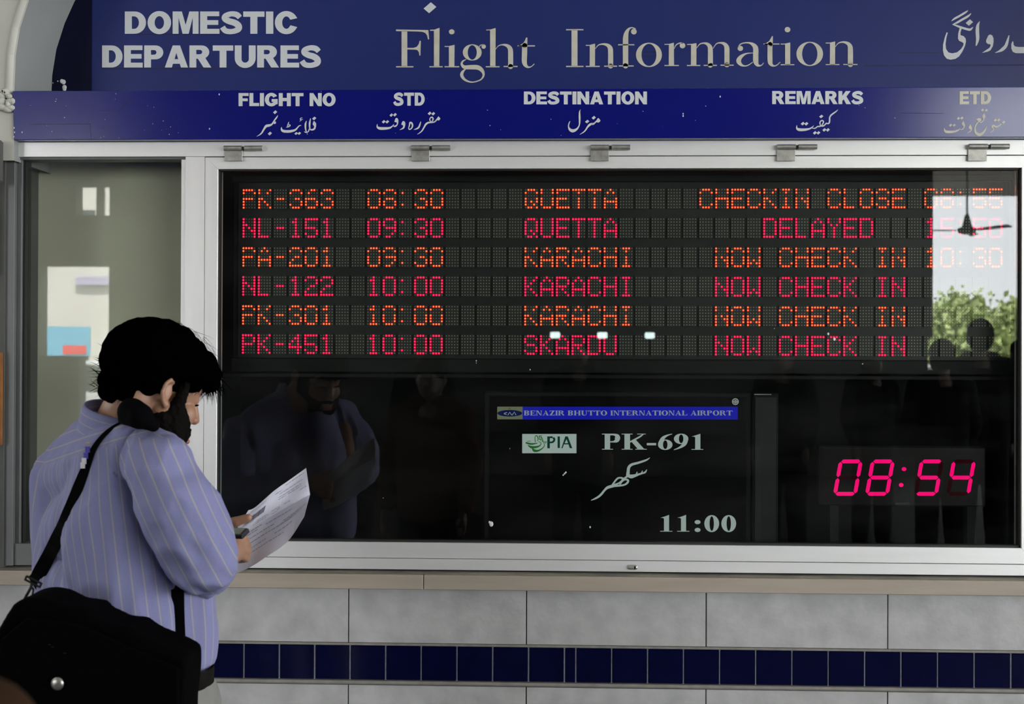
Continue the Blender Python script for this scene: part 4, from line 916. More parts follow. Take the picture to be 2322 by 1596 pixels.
for i in range(190):     # forelock tips
    f = random.uniform(.08, .118); strand(H(f, random.uniform(-.03, .055), random.uniform(.055, .08)), hF*random.uniform(.1, .9)-hU*random.uniform(.4, 1)+hR*random.uniform(-.2, .3), random.uniform(.020, .042), .0011, .5)
for i in range(140):     # over ear and temple
    f = random.uniform(-.05, .07); strand(H(f, random.uniform(.072, .086), random.uniform(.03, .055)), -hU-hF*random.uniform(-.2, .7)+hR*.1, random.uniform(.012, .026), .001)
for i in range(70):     # lower back of the neck
    strand(H(random.uniform(-.11, -.08), random.uniform(.0, .045), random.uniform(-.035, .0)), -hU-hF*random.uniform(-.6, .4), random.uniform(.014, .026), .001)
for i in range(90):      # loose hairs over the crown
    t_ = random.uniform(.2, 2.6); strand(H(-.01+.118*math.cos(t_), random.uniform(-.03, .05), .060+.095*math.sin(t_)), hF+hU*random.uniform(-.6, .3), random.uniform(.03, .06), .0005, .5)
rebase(st_.build('loose_strands', M['hair'], hr)); rebase(hr)
# --- shirt
SH = MB()
TA = [(Q(156, 1092, .12), .076), (Q(168, 1210, .10), .086), (Q(190, 1330, .07), .094), (Q(215, 1420, .05), .098), (Q(240, 1495, .04), .085)]
TB = [(Q(268, 1045, .0), .090), (Q(272, 1170, -.01), .112), (Q(290, 1330, -.01), .118), (Q(315, 1430, -.01), .112), (Q(325, 1495, .0), .095)]
TC = [(Q(345, 1080, .02), .078), (Q(365, 1200, .02), .080), (Q(396, 1340, .01), .076), (Q(402, 1430, .01), .076), (Q(405, 1478, .01), .070)]
for T_ in (TA, TB, TC):
    for (p_, r1_), (q_, r2_) in zip(T_, T_[1:]): SH.capsule(p_, q_, r1_, r2_)
for (p_, r1_), (q_, r2_), (s_, r3_) in zip(TA, TB, TC):
    SH.capsule(p_, q_, r1_*.97, r2_*.97); SH.capsule(q_, s_, r2_*.97, r3_*.97)
SH.capsule(Q(146, 1080, .14), Q(225, 1006, .05), .062, .060); SH.capsule(Q(225, 1006, .05), Q(270, 1000, .02), .062, .066); SH.capsule(Q(270, 1000, .02), Q(356, 1048, -.09), .064, .060)
SH.capsule(Q(300, 1012, .0), Q(355, 1056, .04), .058, .055)
AR = [(Q(362, 1055, -.11), .062), (Q(396, 1130, -.12), .074), (Q(430, 1200, -.11), .076), (Q(455, 1262, -.08), .069)]
AR2 = [(Q(455, 1264, -.08), .071), (Q(466, 1284, -.01), .056), (Q(478, 1290, .07), .049)]
for T_ in (AR, AR2):
    for (p_, r1_), (q_, r2_) in zip(T_, T_[1:]): SH.capsule(p_, q_, r1_, r2_)
AL = [(Q(146, 1086, .14), .062), (Q(148, 1180, .16), .066), (Q(172, 1275, .22), .060)]
AL2 = [(Q(168, 1275, .24), .060), (Q(400, 1225, .32), .050), (Q(455, 1208, .33), .042)]
for T_ in (AL, AL2):
    for (p_, r1_), (q_, r2_) in zip(T_, T_[1:]): SH.capsule(p_, q_, r1_, r2_)
def segd(p, T_):
    best = 9; bi = None
    for (a_, r1_), (c_, r2_) in zip(T_, T_[1:]):
        d_ = c_-a_; t_ = max(0, min(1, (p-a_).dot(d_)/d_.dot(d_))); q_ = a_+d_*t_; v_ = (p-q_).length-(r1_+(r2_-r1_)*t_)
        if v_ < best: best = v_; bi = (a_, c_, q_)
    return best, bi
TD = Vector((.66, -.75, 0)).normalized()
def folds(p, n):
    dA, _ = segd(p, AR); dT = min(segd(p, TA)[0], segd(p, TB)[0], segd(p, TC)[0])
    if dA < dT: q = Vector((p.x*18+p.z*10, p.y*10, p.z*9-p.x*8)); a_ = .0075
    else:
        q = Vector((p.x*11-p.z*1.5, p.y*11, p.z*2.6+p.x*2)); a_ = .0105
    v = noise.noise(q); v2 = noise.noise(q*2.3+Vector((3, 1, 7)))
    dL, _ = segd(p, AL)
    k_ = max(0, 1-abs(dA-dT)/.016)*(1 if p.z > Q(400, 1330, -.1).z else 0)*.011+max(0, 1-abs(dL-dT)/.012)*.006
    yk = abs(p.z-(l0.z+(l1.z-l0.z)*(p.x-l0.x)/(l1.x-l0.x)))
    if yk < .004 and dT < dA: k_ += .0015
    return a_*(1-2*abs(v))*.8+a_*.5*v2-k_
l0, l1 = Q(125, 1050, .1), Q(335, 985, -.05)
shirt = remesh(SH, 'shirt', .0052, None, man, 5, folds)
me = shirt.data; at = me.attributes.new('sc', 'FLOAT', 'POINT')
axT, axB = Q(262, 1000, .05), Q(322, 1500, .05)
l0, l1 = Q(125, 1050, .1), Q(335, 985, -.05)
vals = []
for v in me.vertices:
    p = v.co; dA, bA = segd(p, AR+AR2[1:]); dL, bL = segd(p, AL+AL2[1:]); dT = min(segd(p, TA)[0], segd(p, TB)[0], segd(p, TC)[0])
    if dA < dT and dA < dL and p.z < Q(350, 990, -.1).z:
        a_, c_ = Q(362, 1055, -.11), Q(455, 1262, -.08); ax = (c_-a_).normalized(); t_ = (p-a_).dot(ax); rv = p-(a_+ax*t_); e1 = Vector((0, 1, 0)).cross(ax).normalized(); e2 = ax.cross(e1)
        sd_ = ax.cross(Vector((.25, -1, 0))).normalized(); vals.append(math.asin(max(-1, min(1, rv.dot(sd_)/.088)))*.080+t_*.02)
    elif dL < dT:
        ax = (bL[1]-bL[0]).normalized(); e1 = Vector((0, 1, 0)).cross(ax).normalized(); e2 = ax.cross(e1); rv = p-bL[2]; vals.append(math.atan2(rv.dot(e2), rv.dot(e1))*.07)
    else:
        zl = l0.z+(l1.z-l0.z)*max(0, min(1.2, (p.x-l0.x)/(l1.x-l0.x)))
        if p.z > zl and p.x < l1.x+.03: vals.append((p.z-zl)+.006)
        else:
            t_ = (axT.z-p.z)/(axT.z-axB.z); c_ = axT.lerp(axB, t_); rv = p-c_; vals.append(math.atan2(rv.dot(TD), -rv.dot(Vector((TD.y, -TD.x, 0)))*1.0)*.190+.3)
at.data.foreach_set('value', vals)
ms = bpy.data.materials.new('striped_shirt_cloth'); ms.use_nodes = True; nt = ms.node_tree; pb_ = nt.nodes['Principled BSDF']
def nd(t, **k):
    n = nt.nodes.new(t)
    for a_, v_ in k.items(): setattr(n, a_, v_)
    return n
an = nd('ShaderNodeAttribute'); an.attribute_name = 'sc'
m1 = nd('ShaderNodeMath', operation='DIVIDE'); m1.inputs[1].default_value = .0242
m2 = nd('ShaderNodeMath', operation='FRACT'); m3 = nd('ShaderNodeMath', operation='SUBTRACT'); m3.inputs[1].default_value = .5
m4 = nd('ShaderNodeMath', operation='ABSOLUTE'); mr = nd('ShaderNodeMapRange'); mr.inputs[1].default_value = .035; mr.inputs[2].default_value = .075; mr.inputs[3].default_value = .7; mr.inputs[4].default_value = 0
nt.links.new(an.outputs['Fac'], m1.inputs[0]); nt.links.new(m1.outputs[0], m2.inputs[0]); nt.links.new(m2.outputs[0], m3.inputs[0]); nt.links.new(m3.outputs[0], m4.inputs[0]); nt.links.new(m4.outputs[0], mr.inputs[0])
tcn = nd('ShaderNodeTexCoord'); nz = nd('ShaderNodeTexNoise'); nz.inputs['Scale'].default_value = 350; nt.links.new(tcn.outputs['Object'], nz.inputs['Vector'])
c1 = nd('ShaderNodeMix', data_type='RGBA'); c1.inputs[6].default_value = (.175, .18, .335, 1); c1.inputs[7].default_value = (.225, .23, .395, 1); nt.links.new(nz.outputs[0], c1.inputs[0])
c2 = nd('ShaderNodeMix', data_type='RGBA'); c2.inputs[7].default_value = (.35, .335, .26, 1); nt.links.new(mr.outputs[0], c2.inputs[0]); nt.links.new(c1.outputs[2], c2.inputs[6])
nt.links.new(c2.outputs[2], pb_.inputs['Base Color']); pb_.inputs['Roughness'].default_value = .85; pb_.inputs['Specular IOR Level'].default_value = .2
bp = nd('ShaderNodeBump'); bp.inputs['Strength'].default_value = .25; bp.inputs['Distance'].default_value = .001; nt.links.new(nz.outputs[0], bp.inputs['Height']); nt.links.new(bp.outputs[0], pb_.inputs['Normal'])
me.materials.clear(); me.materials.append(ms)
bvh = BVHTree.FromPolygons([v.co for v in me.vertices], [tuple(p.vertices) for p in me.polygons])
def on_shirt(px, py, off=.003, dflt=-.1):
    d = ray(px, py); h, n, i, dist = bvh.ray_cast(CAM, d)
    if h is None: return Q(px, py, dflt), Vector((0, -1, 0))
    return h+n*off, n
rebase(shirt)
# collar: stand and turned-down leaf round the neck
def collar():
    b = MB(); n = 36; axis = ((H(-.03, 0, -.02)-nb).normalized()*.45+Vector((0, 0, .55))).normalized(); c0 = Q(264, 972, .02); e1 = Vector((1, 0, 0)); e1 = (e1-axis*e1.dot(axis)).normalized(); e2 = axis.cross(e1)
    prof_ = [(.080, -.018), (.077, .034), (.073, .043), (.069, .041), (.068, -.012)]
    vs = []
    for i in range(n+1):
        a_ = R(-40)+R(290)*i/n-R(200)
        for r_, h_ in prof_: vs.append(c0+(e1*math.cos(a_)*1.0+e2*math.sin(a_)*.92)*r_*.98+axis*(h_))
    k = len(prof_); fs = [(i*k+j, (i+1)*k+j, (i+1)*k+j+1, i*k+j+1) for i in range(n) for j in range(k-1)]
    b.add(vs, fs, 0, True); ob = b.build('collar', ms, man); me = ob.data; at = me.attributes.new('sc', 'FLOAT', 'POINT'); at.data.foreach_set('value', [(v.co-c0).dot(axis)*1.3+.0262*.9 for v in me.vertices]); return ob
rebase(collar())
# rolled cuffs
b = MB()
p_, q_ = Q(474, 1289, .085), Q(484, 1285, .125); b.cyl(p_, q_, .056, .052, 24); cf = rebase(b.build('cuff', ms, man)); cf.data.attributes.new('sc', 'FLOAT', 'POINT').data.foreach_set('value', [v.co.z*.9 for v in cf.data.vertices])
# trousers, belt, shoes
TR = MB()
TR.capsule(Q(240, 1552, .05), Q(392, 1552, -.02), .096, .080); TR.capsule(Q(320, 1545, -.02), Q(335, 1545, .06), .105, .10); TR.capsule(Q(392, 1552, -.02), Q(402, 1600, .02), .080, .088)
for h_, f_ in ((hipL, footL), (hipR, footR)):
    kn = h_.lerp(f_, .5)+Vector((.02, .02, 0)); TR.capsule(h_+Vector((0, 0, -.03)), kn, .098, .075); TR.capsule(kn, f_, .075, .06)
def tf_(p, n): return .005*(1-2*abs(noise.noise(Vector((p.x*13, p.y*13, p.z*4)))))
tr_ = remesh(TR, 'trousers', .007, M['trouser'], man, 4, tf_)
BE = MB(); BE.capsule(Q(245, 1526, .05), Q(390, 1526, -.02), .100, .084); BE.capsule(Q(320, 1526, -.02), Q(335, 1526, .06), .105, .10)
bl = remesh(BE, 'belt', .006, M['belt'], man, 2)
zt, zb2 = Q(430, 1507).z, Q(430, 1546).z
bmx = bmesh.new(); bmx.from_mesh(bl.data)
for zc, sgn in ((zt, 1), (zb2, -1)): bmesh.ops.bisect_plane(bmx, geom=bmx.verts[:]+bmx.edges[:]+bmx.faces[:], plane_co=(0, 0, zc), plane_no=(0, 0, sgn), clear_outer=True)
for v in bmx.verts: v.co += v.normal*.001
bmx.to_mesh(bl.data); bmx.free(); rebase(bl)
bmx = bmesh.new(); bmx.from_mesh(tr_.data); bmesh.ops.bisect_plane(bmx, geom=bmx.verts[:]+bmx.edges[:]+bmx.faces[:], plane_co=(0, 0, zb2+.002), plane_no=(0, 0, 1), clear_outer=True)
bmx.to_mesh(tr_.data); bmx.free(); rebase(tr_)
for f_ in (footL, footR):
    b = MB(); d_ = Vector((.72, .69, 0)); b.capsule(f_-d_*.05-Vector((0, 0, .045)), f_+d_*.06-Vector((0, 0, .05)), .042, .040); b.capsule(f_+d_*.06-Vector((0, 0, .05)), f_+d_*.15-Vector((0, 0, .057)), .042, .033)
    rebase(remesh(b, 'shoe', .006, M['belt'], man, 2))
# ================================================================== BAG AND STRAP
bag = empty('shoulder_bag', (Q(200, 1700, -.23).x, MY-.23, Q(200, 1700, -.23).z)); tag(bag, "black messenger bag hanging on a wide strap at the man's back", 'bag')
bo = Vector(bag.location)
out = [(-25, 1520), (-8, 1432), (12, 1392), (28, 1368), (50, 1357), (78, 1351), (112, 1358), (150, 1378), (197, 1384), (206, 1402), (251, 1423), (292, 1424), (331, 1452), (392, 1478), (418, 1493), (417, 1542), (412, 1600), (405, 1760), (380, 1800), (20, 1815), (-40, 1780)]
b = MB(); n = len(out); yf, yb_ = -.27, -.16
tri = tessellate_polygon([[Vector((x, y, 0)) for x, y in out]])
fr = [Q(x, y, yf) for x, y in out]; c_ = sum(fr, Vector())/n
bk2 = [v+Vector((0, .11, 0)) for v in fr]
b.add(fr+bk2, [tuple(t) for t in tri]+[tuple(n+i for i in t)[::-1] for t in tri]+[(i, (i+1) % n, n+(i+1) % n, n+i) for i in range(n)])
bo_ = remesh(b, 'bag_body', .006, M['bag'], bag, 6, lambda p, n_: .004*noise.noise(p*14)); rebase(bo_, bo)
fl_ = [(-10, 1560), (0, 1450), (60, 1400), (180, 1415), (300, 1470), (405, 1515), (404, 1650), (390, 1690), (10, 1700)]
tri = tessellate_polygon([[Vector((x, y, 0)) for x, y in fl_]]); b = MB(); n = len(fl_); fr = [Q(x, y, yf-.012) for x, y in fl_]; bk2 = [v+Vector((0, .012, 0)) for v in fr]
b.add(fr+bk2, [tuple(t) for t in tri]+[tuple(n+i for i in t)[::-1] for t in tri]+[(i, (i+1) % n, n+(i+1) % n, n+i) for i in range(n)])
rebase(remesh(b, 'flap', .004, M['bag'], bag, 5), bo)
b = MB(); p_ = Q(130, 1550, yf-.018); b.ell(p_, (.0122, .005, .0122), n=10); sn = rebase(b.build('snap', M['snap'], bag), bo); sn['label'] = 'domed metal snap'
b = MB()
for px, py in ((112, 1462), (119, 1467), (147, 1481)): b.ell(Q(px, py, yf-.014), (.003, .001, .0012), n=5)
rebase(b.build('worn_mark', M['case_grey'], bag), bo)
def ribbon(name, pts, th=.0022, off=.004, dflt=-.14, use=True):
    q = crs([tuple(map(float, p)) for p in pts], 5); cs = []
    for p in q:
        if use: c_, n_ = on_shirt(p[0], p[1], off, dflt if len(p) < 4 else p[3])
        else: c_, n_ = Q(p[0], p[1], p[3]), Vector((0, -1, 0))
        cs.append((c_, n_, p[2]*PX/2))
    if use:
        for _ in range(4):
            c2_ = cs[:]
            for i in range(1, len(cs)-1):
                y_ = (cs[i-1][0].y+cs[i][0].y*2+cs[i+1][0].y)/4; y_ = min(y_, cs[i][0].y); c0_ = cs[i][0]; d_ = ray(q[i][0], q[i][1]); c2_[i] = (CAM+d_*((y_-CAM.y)/d_.y), cs[i][1], cs[i][2])
            cs = c2_
    vs = []; b = MB()
    for i, (c_, n_, hw) in enumerate(cs):
        t_ = (cs[min(i+1, len(cs)-1)][0]-cs[max(i-1, 0)][0]).normalized(); nn = (n_*.35+Vector((0, -1, 0))).normalized(); sd = t_.cross(nn).normalized()
        for s1, s2 in ((-1, 1), (1, 1), (1, -1), (-1, -1)): vs.append(c_+sd*hw*s1+nn*th*s2*.5)
    fs = [(0, 1, 2, 3), (len(vs)-1, len(vs)-2, len(vs)-3, len(vs)-4)]
    for i in range(len(cs)-1):
        for j in range(4): fs.append((i*4+j, i*4+(j+1) % 4, i*4+4+(j+1) % 4, i*4+4+j))
    b.add(vs, fs); return rebase(b.build(name, M['strap'], bag), bo)
ribbon('strap', [(292, 955, 9), (262, 966, 9), (236, 986, 10), (214, 1015, 13), (200, 1046, 17), (183, 1090, 24), (160, 1150, 28), (132, 1215, 31), (105, 1270, 33), (78, 1322, 36)], dflt=-.05)
ribbon('strap', [(402, 1332, 28), (403, 1350, 28), (403, 1390, 29), (405, 1440, 29), (408, 1492, 28)], dflt=-.16, off=.006)
b = MB()    # shoulder pad over the neck
b.capsule(Q(299, 934, -.10), Q(318, 944, -.115), .0285, .026); b.capsule(Q(318, 944, -.115), Q(348, 966, -.11), .026, .012); b.capsule(Q(299, 936, -.09), Q(285, 948, -.06), .026, .016)
rebase(remesh(b, 'shoulder_pad', .003, M['strap'], bag, 4), bo)
b = MB(); rc = [(60, 1306), (94, 1323), (90, 1331), (57, 1314), (60, 1306)]
b.tube([Q(x, y, -.15) for x, y in rc], .0022); rebase(b.build('strap_ring', M['buckle'], bag), bo)
b = MB(); b.tube([Q(72, 1323, -.15), Q(70, 1332, -.155), Q(60, 1350, -.16), Q(56, 1358, -.165)], .003); b.tube([Q(72, 1332, -.15), Q(76, 1336, -.155), Q(73, 1352, -.16), Q(70, 1360, -.165)], .002); rebase(b.build('snap_hook', M['buckle'], bag), bo)
b = MB(); b.tube([Q(x, y, -.17) for x, y in ((396, 1474), (422, 1470), (422, 1490), (400, 1488))], .0022); rebase(b.build('strap_ring', M['buckle'], bag), bo)
b = MB()
for t_, (x, y, m_) in enumerate(((204, 1024, 'tag'), (201, 1034, 'tag'), (197, 1046, 'white_tag'), (194, 1056, 'white_tag'))):
    p_, n_ = on_shirt(x, y, .009); b2 = MB(); b2.box(p_.x-.004, p_.x+.005, p_.y-.001, p_.y+.001, p_.z-.006, p_.z+.006); rebase(b2.build('bag_tag', M[m_], bag), bo)
p_, n_ = on_shirt(206, 1008, .009); b2 = MB(); b2.box(p_.x-.004, p_.x+.004, p_.y-.001, p_.y+.001, p_.z-.0012, p_.z+.0012); rebase(b2.build('yellow_thread', mat('yellow_thread', (.4, .25, .02)), bag), bo)
# ================================================================== PAPER AND PHONE
pp = empty('paper_sheet', Q(610, 1200, .34)); tag(pp, "creased printed sheet with a barcode held in the man's hands", 'paper'); po = Vector(pp.location)
TT = [(563, 1157), (580, 1149), (621, 1113), (655, 1089), (694, 1061)]; CC = [(520, 1226), (556, 1206), (603, 1177), (652, 1149), (703, 1121)]
BB = [(500, 1314), (563, 1288), (604, 1262), (652, 1228), (690, 1171)]
def pt_at(L, u):
    q = crs(L, 8); x = u*(len(q)-1); i = min(int(x), len(q)-2); t_ = x-i; return q[i][0]*(1-t_)+q[i+1][0]*t_, q[i][1]*(1-t_)+q[i+1][1]*t_
def PS(u, v, off=0.0):       # v 0..1 upper panel, 1..2 lower panel
    if v <= 1: a_, c_ = pt_at(TT, u), pt_at(CC, u); t_ = v; y_ = .312+.023*t_+.03*u
    else: a_, c_ = pt_at(CC, u), pt_at(BB, u); t_ = v-1; y_ = .335-.065*t_+.03*u
    return Q(a_[0]*(1-t_)+c_[0]*t_, a_[1]*(1-t_)+c_[1]*t_, y_-off+.004*math.sin(u*9+v*3))
b = MB(); nu, nv = 24, 24; vs = [PS(i/nu, 2*j/nv) for j in range(nv+1) for i in range(nu+1)]; vb = [v+Vector((0, .0005, 0)) for v in vs]; k = len(vs)
fs = [(j*(nu+1)+i, j*(nu+1)+i+1, (j+1)*(nu+1)+i+1, (j+1)*(nu+1)+i) for j in range(nv) for i in range(nu)]
b.add(vs+vb, fs+[tuple(k+x for x in f)[::-1] for f in fs], 0, False)
rebase(b.build('sheet', M['paper'], pp), po)
def strip(b, u0, u1, v0, v1, n=5):
    for i in range(n):
        a_, c_ = u0+(u1-u0)*i/n, u0+(u1-u0)*(i+1)/n; b.add([PS(a_, v0, .0012), PS(c_, v0, .0012), PS(c_, v1, .0012), PS(a_, v1, .0012)], [(0, 1, 2, 3)])
b = MB(); random.seed(2); u = .16
while u < .43:
    w_ = random.choice((.005, .008, .014)); strip(b, u, u+w_, .38, .62, 1); u += w_+random.choice((.004, .006))
rebase(b.build('barcode', M['ink'], pp), po)
b = MB()
for v, segs in ((.10, ((.16, .30), (.70, .95))), (.2, ((.55, .66),)), (.16, ((.1, .42),)), (.30, ((.62, .92),)), (.42, ((.62, .90),)), (.50, ((.62, .72), (.75, .9))), (.66, ((.1, .32),)), (.62, ((.88, .97),)), (.80, ((.38, .5), (.55, .65), (.7, .78))), (.86, ((.38, .52), (.62, .66))), (.92, ((.34, .5), (.56, .64))),
                (1.06, ((.1, .45),)), (1.12, ((.2, .4), (.5, .8))), (1.24, ((.1, .6),)), (1.36, ((.2, .9),)), (1.5, ((.15, .5), (.6, .8))), (1.62, ((.2, .7),)), (1.3, ((.7, .95),))):
    for a_, c_ in segs:
        x = a_
        while x < c_:
            l_ = random.uniform(.02, .05); strip(b, x, min(x+l_, c_), v, v+.022, 1); x += l_+.008
rebase(b.build('printed_text', mat('faint_ink', (.30, .30, .37), .7), pp), po)
ph = empty('mobile_phone', Q(530, 1208, .27)); tag(ph, "small black mobile phone in the man's right hand over the sheet", 'phone'); po = Vector(ph.location)
qd = [Q(505, 1194, .27), Q(564, 1197, .25), Q(548, 1213, .185), Q(492, 1211, .20)]; dn = Vector((.004, -.002, -.0095))
def slabq(q_, d_, nm, m, ins=0):
    b = MB(); c_ = sum(q_, Vector())/4; q_ = [v+(c_-v)*ins for v in q_]; b.add(q_+[v+d_ for v in q_], [(0, 1, 2, 3), (7, 6, 5, 4)]+[(i, 4+i, 4+(i+1) % 4, (i+1) % 4) for i in range(4)]); ob = rebase(b.build(nm, m, ph), po); return ob
o1 = slabq(qd, dn, 'casing', M['phone']); md = o1.modifiers.new('b', 'BEVEL'); md.width = .003; md.segments = 3
slabq([v-dn*.06 for v in qd], dn*.04, 'screen', M['phone_scr'], .22)
# ================================================================== OTHER PEOPLE
def crowd_person(label, loc, rz, cloth, hmul=1.0, group=None, src=None):
    r = empty('person', loc); r.rotation_euler = (0, 0, rz); r.scale = (hmul,)*3; tag(r, label, 'person', group)
    if src:
        for ch in src.children:
            c_ = ch.copy()
            if ch.name.split('.')[0] in ('jacket',): c_.data = ch.data.copy(); c_.data.materials[0] = cloth
            COL.objects.link(c_); c_.parent = r
        return r
    b = MB()
    b.ell((0, .0, 1.60), (.075, .095, .115)); b.ell((0, .06, 1.56), (.055, .05, .07)); b.capsule((0, .10, 1.60), (0, .118, 1.572), .008, .012, 8, 4)
    b.capsule((-.03, .088, 1.612), (.03, .088, 1.612), .012, .012, 8, 4); b.capsule((-.02, .1, 1.535), (.02, .1, 1.535), .008, .008, 8, 4)
    for s_ in (-1, 1): b.ell((s_*.078, .0, 1.59), (.012, .02, .032), n=8)
    b.capsule((0, -.01, 1.52), (0, -.015, 1.40), .055, .06); b.capsule((0, 0, 1.40), (0, 0, .95), .09, .10)
    for s_ in (-1, 1):
        b.capsule((s_*.17, 0, 1.40), (s_*.23, .0, 1.12), .045, .04); b.capsule((s_*.23, .0, 1.12), (s_*.22, .10, .90), .038, .027); b.ell((s_*.22, .125, .85), (.022, .035, .045))
        for i in range(4): b.capsule((s_*.22+(i-1.5)*.012, .13+i*.004, .82), (s_*.215+(i-1.5)*.011, .15, .765+abs(i-1.5)*.006), .0095, .008, 8, 3)
        b.capsule((s_*.20, .135, .86), (s_*.19, .165, .82), .011, .009, 8, 3)
        b.capsule((s_*.09, 0, .92), (s_*.10, .01, .5), .075, .05); b.capsule((s_*.10, .01, .5), (s_*.11, -.01, .1), .05, .038)
    remesh(b, 'body', .009, M['skin_backlit'], r, 3)
    b = MB(); b.capsule((-.15, 0, 1.40), (.15, 0, 1.40), .075, .075); b.capsule((-.08, 0, 1.45), (.08, 0, 1.45), .06, .06)
    for x in (-.09, 0, .09): b.capsule((x, 0, 1.34), (x*.9, 0, .88), .105, .11)
    for s_ in (-1, 1): b.capsule((s_*.185, 0, 1.39), (s_*.24, 0, 1.12), .068, .06); b.capsule((s_*.24, 0, 1.12), (s_*.225, .09, .92), .06, .048)
    remesh(b, 'jacket', .010, cloth, r, 4, lambda p, n: .006*noise.noise(Vector((p.x*12, p.y*12, p.z*5))))
    b = MB()
    for s_ in (-1, 1): b.capsule((s_*.085, 0, .9), (s_*.10, .01, .5), .10, .085); b.capsule((s_*.10, .01, .5), (s_*.11, -.01, .1), .085, .07)
    remesh(b, 'trousers', .012, M['cloth_dark'], r, 3)
    b = MB(); b.ell((0, -.015, 1.635), (.088, .105, .10)); b.ell((0, -.06, 1.58), (.075, .06, .07))
    remesh(b, 'hair', .008, M['hair'], r, 2, lambda p, n: .004*noise.noise(p*60))
    for s_ in (-1, 1):
        b = MB(); b.capsule((s_*.11, -.04, .045), (s_*.115, .12, .04), .045, .038); remesh(b, 'shoe', .009, M['belt'], r, 2)
    return r
# brown blurred shoulder, lower left, close to the camera
p_ = W(36, 1578, -2.42)
fg = crowd_person('person in brown standing close by, only a blurred shoulder at the lower left corner', (p_.x-.222, -2.42, 0), R(12), M['cloth_brown'], .905)
spots = [(2138, 4.9, .98, 175, 'person in dark clothes mirrored in the glass, bent head left of the tall one', 2), (2226, 5.3, 1.07, 190, 'tallest dark figure mirrored at the right edge of the glass'), (2318, 6.5, 1.0, 170, 'dark figure mirrored at the far right edge of the glass'),
         (700, 5.2, .97, 10, 'dark figure faintly mirrored in the glass beside the printed sheet'), (1312, 5.0, 1.0, 0, 'dark figure faintly mirrored over the flat screen'), (1780, 5.8, .98, 30, 'dark figure faintly mirrored between flat screen and clock'), (960, 6.2, 1.0, -20, 'dark figure faintly mirrored left of the flat screen'), (1980, 6.3, .96, -15, 'dark figure faintly mirrored above the clock')]
src = None
for s_ in spots:
    px, d_, hm, rz, lab = s_[:5]; q = V(px, 900, d_)
    if src is None: src = crowd_person(lab, (q.x, q.y, 0), R(rz), M['cloth_dark'], hm)
    else: crowd_person(lab, (q.x, q.y, 0), R(rz), M['cloth_dark'], hm, None, src)
# ================================================================== MIRRORED SURROUNDINGS
fd = 14.5*.78; fc = V(2195, 522, fd)
fn = empty('ceiling_fan', (fc.x, fc.y, fc.z)); tag(fn, 'brown ceiling fan on a long rod, mirrored in the glass at the upper right', 'fan')
b = MB(); b.cyl((0, 0, .1), (0, 0, 4.2-fc.z), .012, n=10); b.build('rod', M['fan'], fn)
b = MB(); b.cyl((0, 0, -.03), (0, 0, -.05), .10, .03, 20); b.cyl((0, 0, .02), (0, 0, -.03), .12, .10, 20); b.cyl((0, 0, .05), (0, 0, .02), .06, .12, 20); b.cyl((0, 0, .20), (0, 0, .05), .025, .06, 20); b.build('motor', M['fan'], fn)
for i in range(3):
    a_ = R(178+120*i); b = MB(); d_ = Vector((math.cos(a_), math.sin(a_), 0)); s_ = Vector((-d_.y, d_.x, 0)); 
    vs = []
    for r0_, w_ in ((.14, .03), (.25, .045), (.6, .048), (.62, .04)):
        for sg_ in (-1, 1):
            for zz in (-.003, .003): vs.append(d_*r0_+s_*w_*sg_+Vector((0, 0, zz+sg_*w_*.25)))
    fs = []
    for k in range(3):
        a0 = k*4; fs += [(a0, a0+4, a0+6, a0+2), (a0+1, a0+3, a0+7, a0+5), (a0, a0+1, a0+5, a0+4), (a0+2, a0+6, a0+7, a0+3)]
    fs += [(0, 2, 3, 1), (12, 13, 15, 14)]; b.add(vs, fs); b.build('blade', M['fan'], fn)
for i, px in enumerate((1259, 1366, 1474)):
    q = V(px, 759.5+i*.5, D-.03); lp = empty('wall_lamp', (q.x, -D+.001, q.z)); tag(lp, ('left', 'middle', 'right')[i]+' of three small white lamps mirrored over the word SKARDU', 'lamp', 'wall lamps on the far wall')
    b = MB(); b.box(-.07, .07, 0, .02, -.05, .05, 0, .005); b.build('base', M['grey_back'], lp); b = MB(); b.box(-.065, .065, .0205, .05, -.04, .04, 0, .012); b.build('diffuser', M['lampw'], lp)
def tree(label, x, y, h_, r_, seed):
    t = empty('tree', (x, y, -.02)); tag(t, label, 'tree'); rn = random.Random(seed)
    b = MB(); b.cyl((0, 0, 0), (.1, 0, h_*.45), .18, .12, 10)
    cl = []
    for i in range(22):
        a_ = rn.uniform(0, 6.28); rr = r_*math.sqrt(rn.random())*.85; cz = h_*rn.uniform(.5, .92); c_ = Vector((rr*math.cos(a_), rr*math.sin(a_), cz)); cl.append(c_)
        if i % 2 == 0: b.cyl((.1, 0, h_*.42), c_, .07, .02, 6)
    b.build('trunk', M['bark'], t); b = MB()
    for c_ in cl:
        for k in range(230):
            p = c_+Vector([rn.gauss(0, r_*.16) for _ in range(3)]); u = Vector([rn.uniform(-1, 1) for _ in range(3)]).normalized(); v_ = u.orthogonal(); s_ = rn.uniform(.05, .11); b.add([p-u*s_, p+v_*s_*.5, p+u*s_, p-v_*s_*.5], [(0, 1, 2, 3)])
    ob = b.build('foliage', M['leaf'], t); ob['kind'] = 'stuff'
q = V(2235, 800, 21); tree('leafy green tree mirrored at the right edge of the glass', q.x, q.y, 2.85, 1.15, 1)
q = V(2130, 800, 27); tree('green tree mirrored behind the leftmost dark figure', q.x-.3, q.y, 3.3, 1.5, 2)
q = V(2330, 800, 24); tree('green tree mirrored beyond the right post of the case', q.x+2.4, q.y-1, 3.3, 1.6, 3)
